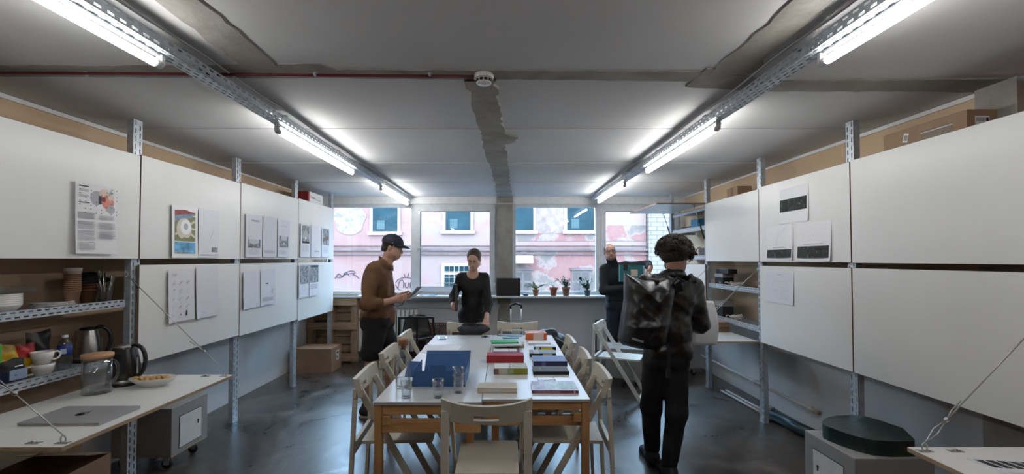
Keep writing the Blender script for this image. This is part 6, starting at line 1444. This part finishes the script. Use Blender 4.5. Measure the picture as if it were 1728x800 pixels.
m = MB(); T = Matrix.Rotation(.03, 4, 'Y') @ Matrix.Rotation(-.1, 4, 'X'); m.box(-.165, .14, -.014, .014, 0, .225, mat('teal_cloth', (.015, .14, .15), .5), T); m.box(.14, .165, -.013, .013, .005, .22, mat('pale_blue_edge', (.25, .45, .55), .5), T); m.box(-.17, -.163, -.0145, .0145, 0, .225, mat('teal_light', (.10, .32, .32), .5), T); m.box(-.02, .07, -.0155, -.014, .075, .165, M_cream, T)
m.box(-.12, -.02, -.0152, -.014, .20, .206, mat('teal_light', (.10, .32, .32), .5), T); m.build('cover', o, bevel=.002); m = MB(); m.box(-.115, -.065, -.024, .018, .155, .235, M_black, T); m.build('clip', o)

# ================= D: student seen from behind, black jacket, curly hair
OD = (1.14, 3.30, 0); D = thing('person', 'student seen from behind with curly dark hair, black leather jacket and black trousers', 'person', OD)
b = SDF(.0065, .03); RD = rotz(-.85) @ rotx(-.35); HD = (1.255, 3.375, 1.56)
W = head(b, HD, RD, 1.0)
b.cap((1.20, 3.30, 1.40), (1.235, 3.33, 1.50), .058, .055); b.ell((1.19, 3.30, 1.24), (.13, .08, .15)); b.ell((1.18, 3.30, 1.0), (.10, .07, .16)); b.ell((1.17, 3.30, .86), (.12, .08, .10))
KD = ((1.075, 3.40, .46), (1.215, 3.27, .46)); AD = ((1.11, 3.50, .09), (1.15, 3.24, .09))
for k_, a_, hx in ((KD[0], AD[0], 1.09), (KD[1], AD[1], 1.24)): b.cap((hx, 3.30, .84), k_, .085, .06); b.cap(k_, a_, .055, .04); b.cap(a_, (a_[0], a_[1]+.12, .04), .035, .03)
b.cap((1.36, 3.33, 1.36), (1.41, 3.36, 1.08), .05, .042); b.cap((1.41, 3.36, 1.08), (1.47, 3.62, 1.02), .040, .030); hand(b, (1.47, 3.62, 1.02), (.1, 1, .1), (-1, 0, .3), .9, 1, 1.0)
b.cap((1.02, 3.33, 1.36), (.98, 3.40, 1.10), .05, .042); b.cap((.98, 3.40, 1.10), (1.20, 3.62, 1.06), .040, .030); hand(b, (1.20, 3.62, 1.06), (1, .5, .1), (0, -.3, 1), .8, -1, 1.0)
sdf_obj(b, 'body', M_skin3, D, None, OD); face_parts(D, W, RD, 1.0, OD)
M_leath = mat('black_leather', (.007, .0065, .0065), .36, noise=(10, .2), bump=(30, .12), spec=.6)
s = SDF(.007, .04)
s.ell((1.19, 3.30, 1.27), (.19, .135, .18)); s.ell((1.175, 3.30, 1.05), (.170, .135, .21)); s.boxr((1.165, 3.30, .89), (.158, .125, .07), .06); s.cap((1.04, 3.31, 1.37), (1.35, 3.32, 1.35), .078, .078); s.cap((1.195, 3.30, 1.39), (1.21, 3.31, 1.425), .085, .074)
s.cap((1.36, 3.33, 1.345), (1.42, 3.36, 1.08), .082, .074); s.cap((1.42, 3.36, 1.08), (1.45, 3.57, 1.03), .074, .055); s.cap((1.02, 3.33, 1.35), (.975, 3.40, 1.10), .085, .075); s.cap((.975, 3.40, 1.10), (1.17, 3.58, 1.06), .072, .05)
so = sdf_obj(s, 'jacket', M_leath, D, wrinkle(.010, seed=21), OD, 1)
m = MB(); vs = []; n = 24
for i in range(n+1):
    a = -PI/2+2*PI*i/n; cx = 1.212+.078*math.cos(a)-OD[0]; cy = 3.32+.078*math.sin(a)-OD[1]; up = 1.425-.015*math.sin(a); vs += [(cx, cy, up-.02), (cx*1.0+.006*math.cos(a), cy+.006*math.sin(a), up+.035), (cx+.022*math.cos(a), cy+.022*math.sin(a), up-.015)]
m.add(vs, [(3*i+j, 3*i+3+j, 3*i+4+j, 3*i+1+j) for i in range(n) for j in range(2)], M_leath, True); co = m.build('collar', so); q = co.modifiers.new('s', 'SOLIDIFY'); q.thickness = .006
s = SDF(.007, .03); s.boxr((1.155, 3.30, .86), (.145, .12, .09), .06)
for k_, a_, hx in ((KD[0], AD[0], 1.08), (KD[1], AD[1], 1.22)): s.cap((hx, 3.30, .82), k_, .098, .076); s.cap(k_, (a_[0], a_[1], .12), .076, .058)
sdf_obj(s, 'trousers', mat('black_denim', (.005, .005, .006), .85, noise=(14, .2)), D, wrinkle(.006, seed=22), OD, 1)
c = np.array(HD); Wn = lambda p: c+RD @ np.array(p)
s = SDF(.006, .02); R_ = random.Random(4)
s.ell(Wn((0, -.028, .040)), (.108, .112, .100), RD)
for _ in range(110):
    a = R_.uniform(0, 2*PI); e = R_.uniform(-.32, 1.5); q = np.array((math.cos(a)*math.cos(e)*.118, math.sin(a)*math.cos(e)*.122-.028, .045+math.sin(e)*.104))
    if q[1] > .070 and q[2] < .06: continue
    s.ell(Wn(q), (R_.uniform(.016, .026),)*3, None, .012)
s.ell(Wn((0, -.055, -.005)), (.082, .070, .055), RD)
ho = sdf_obj(s, 'hair', mat('curly_dark_hair', (.022, .014, .010), .7, noise=(60, .5), bump=(60, .9)), D, wrinkle(.005, seed=23), OD)
m = MB(); M_curl = mat('curl_strands', (.030, .019, .013), .6)
for _ in range(420):
    a = R_.uniform(0, 2*PI); e = R_.uniform(-.40, 1.55); q = np.array((math.cos(a)*math.cos(e)*.128, math.sin(a)*math.cos(e)*.132-.028, .045+math.sin(e)*.114))
    if q[1] > .080 and q[2] < .05: continue
    p = Vector(Wn(q)-np.array(OD)); nrm = Vector(RD @ (q-np.array((0, -.03, .045)))).normalized(); u = nrm.orthogonal().normalized(); v = nrm.cross(u); r_ = R_.uniform(.007, .013); ph = R_.uniform(0, 6); t1 = R_.uniform(4, 9)
    m.tube([p+(u*math.cos(ph+t1*t/7)+v*math.sin(ph+t1*t/7))*r_+nrm*(.004+.010*t/7) for t in range(8)], .0022, M_curl, 4)
m.build('curls', ho)
m = MB()
for q in (-1, 1): m.tube([Wn((q*.030+.024*math.cos(a), .108, .006+.020*math.sin(a)))-np.array(OD) for a in [2*PI*i/16 for i in range(16)]], .0018, M_steel, 5, True); m.tube([Wn((q*.054, .106, .010))-np.array(OD), Wn((q*.080, .0, .005))-np.array(OD)], .0018, M_steel, 5)
m.build('eyeglasses', D)
for a_ in AD: shoe(D, OD, (a_[0], a_[1], 0), 0, M_shoe, M_rubber)
# rucksack
OR = (1.03, 3.05, .9); K = thing('rucksack', 'large black roll-top rucksack on the back of the student', 'rucksack', OR)
M_tarp = mat('black_tarpaulin', (.006, .006, .0065), .34, noise=(9, .2), bump=(16, .15), spec=.6)
def prof(v, pts):
    for (v0, a0), (v1, a1) in zip(pts[:-1], pts[1:]):
        if v <= v1: t = (v-v0)/(v1-v0); return a0+(a1-a0)*t
    return pts[-1][1]
NU, NV = 44, 56; R_ = random.Random(12); fold = [(R_.uniform(-1, 1), R_.uniform(-1, 1), R_.uniform(5, 15), R_.uniform(0, 6)) for _ in range(7)]
def pack(u, v, back=0):
    xl = prof(v, [(0, .800), (.08, .775), (.25, .788), (.62, .818), (1, .822)]); xr = prof(v, [(0, 1.02), (.10, 1.09), (.5, 1.13), (.85, 1.16), (1, 1.13)])
    zb = .955-.035*u+.02*abs(u-.5); zt = 1.455-.035*u-.035*math.sin(PI*min(1, u*1.1)); x = xl+(xr-xl)*u; z = zb+(zt-zb)*v
    e = (1-abs(2*u-1)**3.2)**.6*(1-abs(2*v-1)**5)**.6
    y = 3.135-(.155-.055*v)*e
    k1 = v-(1.0-.62*u) if u < .62 else v-(.616+.45*(u-.62)); y -= .026*max(0, min(1, k1*9+.5))*e                     # roll-top flap edge
    for p, q, f_, h_ in fold: w_ = math.sin((u*p+v*q)*f_+h_+1.3*math.sin(v*6+h_)); y += .0065*(abs(w_)-.6)*e
    y -= .012*max(0, 1-abs(v-.30-.1*u)*14)*e
    return (x-OR[0], (3.185 if back else y)-OR[1], z-OR[2])
vs = [pack(i/NU, j/NV) for j in range(NV+1) for i in range(NU+1)]+[pack(i/NU, j/NV, 1) for j in range(NV+1) for i in range(NU+1)]
B_ = (NU+1)*(NV+1); fs = []
for j in range(NV):
    for i in range(NU): a = j*(NU+1)+i; fs += [(a, a+1, a+NU+2, a+NU+1), (B_+a, B_+a+NU+1, B_+a+NU+2, B_+a+1)]
for i in range(NU): fs += [(i, B_+i, B_+i+1, i+1), (NV*(NU+1)+i, NV*(NU+1)+i+1, B_+NV*(NU+1)+i+1, B_+NV*(NU+1)+i)]
for j in range(NV): a = j*(NU+1); c_ = a+NU; fs += [(a, a+NU+1, B_+a+NU+1, B_+a), (c_, B_+c_, B_+c_+NU+1, c_+NU+1)]
m = MB(); m.add(vs, fs, M_tarp, True); kb = m.build('pack_body', K)
m = MB(); m.bar((.118, .02, .50), (.155, .07, .43), .05, .02, M_tarp, (0, 1, 0)); m.build('top_buckle', K)
m = MB(); m.bar((-.10, -.03, .530), (-.02, -.035, .517), .012, .004, mat('reflective_grey', (.30, .31, .32), .3), (0, 1, 0)); m.build('closure_strip', K)
m = MB(); m.box(-.235, -.16, -.066, -.060, .060, .075, mat('reflective_grey', (.30, .31, .32), .3), Matrix.Rotation(.30, 4, 'Y')); m.build('reflector_strip', K)
m = MB()
for x in (-.01, .24): m.tube([(x, .02, .50), (x+.02, .13, .54), (x+.03, .21, .52), (x+.03, .24, .44)], .014, M_blackm, 8)
m.tube([(.08, .0, .48), (.12, .01, .53), (.17, .01, .50)], .007, M_blackm, 6); m.build('shoulder_strap', K)
m = MB(); m.bar((.06, -.0, .06), (.05, .0, -.12), .022, .004, M_blackm, (0, 1, 0)); m.bar((.052, 0, -.08), (.05, 0, -.14), .03, .01, M_blackm, (0, 1, 0)); m.build('strap_end', K)
# large curved sheet he holds
o = thing('large_sheet', 'large curved sheet of white paper held by the student over the far right desk', 'paper', (1.50, 3.60, .87), 0)
m = MB(); n = 14; vs = []
for j in range(n+1):
    for i in range(n+1):
        u = i/n; v = j/n; x = -.10+.32*u-.03*(v)**2*u+.02*math.sin(2.6*v)*u; y = .02+.10*u*u+.06*(v-.4)**2; z = .005+.365*v-.02*u*(1-v)+.02*u*v*-1.5; vs.append((x, y, z))
m.add(vs, [(j*(n+1)+i, j*(n+1)+i+1, (j+1)*(n+1)+i+1, (j+1)*(n+1)+i) for j in range(n) for i in range(n)], M_paper, True); so = m.build('sheet', o); q = so.modifiers.new('s', 'SOLIDIFY'); q.thickness = .0008
# dark rucksack heap behind the table
OH = (X(931, 5.6), 5.66, .42); K2 = thing('rucksack', 'dark blue and grey rucksack heaped on a box behind the far end of the table', 'rucksack', OH)
s = SDF(.008, .04); x0 = OH[0]; s.ell((x0-.02, 5.66, .53), (.20, .15, .11)); s.ell((x0-.09, 5.64, .60), (.13, .12, .085)); s.ell((x0+.10, 5.64, .53), (.10, .12, .10)); s.cap((x0-.16, 5.6, .63), (x0+.02, 5.6, .66), .04, .05)
sdf_obj(s, 'pack_body', mat('slate_blue_nylon', (.022, .032, .048), .45, noise=(6, .4), bump=(14, .3)), K2, wrinkle(.016, seed=41), OH, 1)
m = MB(); m.tube([(-.18, -.11, .21), (-.12, -.16, .10), (-.02, -.17, .17), (.04, -.15, .22)], .012, M_blackm, 8); m.tube([(.02, -.14, .2), (.12, -.15, .14), (.2, -.12, .04)], .010, mat('light_grey_piping', (.25, .28, .33), .5), 8); m.build('shoulder_strap', K2)
# black frame behind the white chair
o = thing('metal_frame', 'thin black metal frame leaning by the wall behind the white folding chair', 'frame', (1.32, 6.72, 0)); m = MB(); m.box(-.01, .01, -.01, .01, 0, .66, M_black); m.box(-.01, .30, -.01, .01, .64, .66, M_black); m.box(.28, .30, -.01, .01, 0, .66, M_black); m.box(-.01, .30, -.01, .01, .20, .22, M_black); m.build('frame', o)
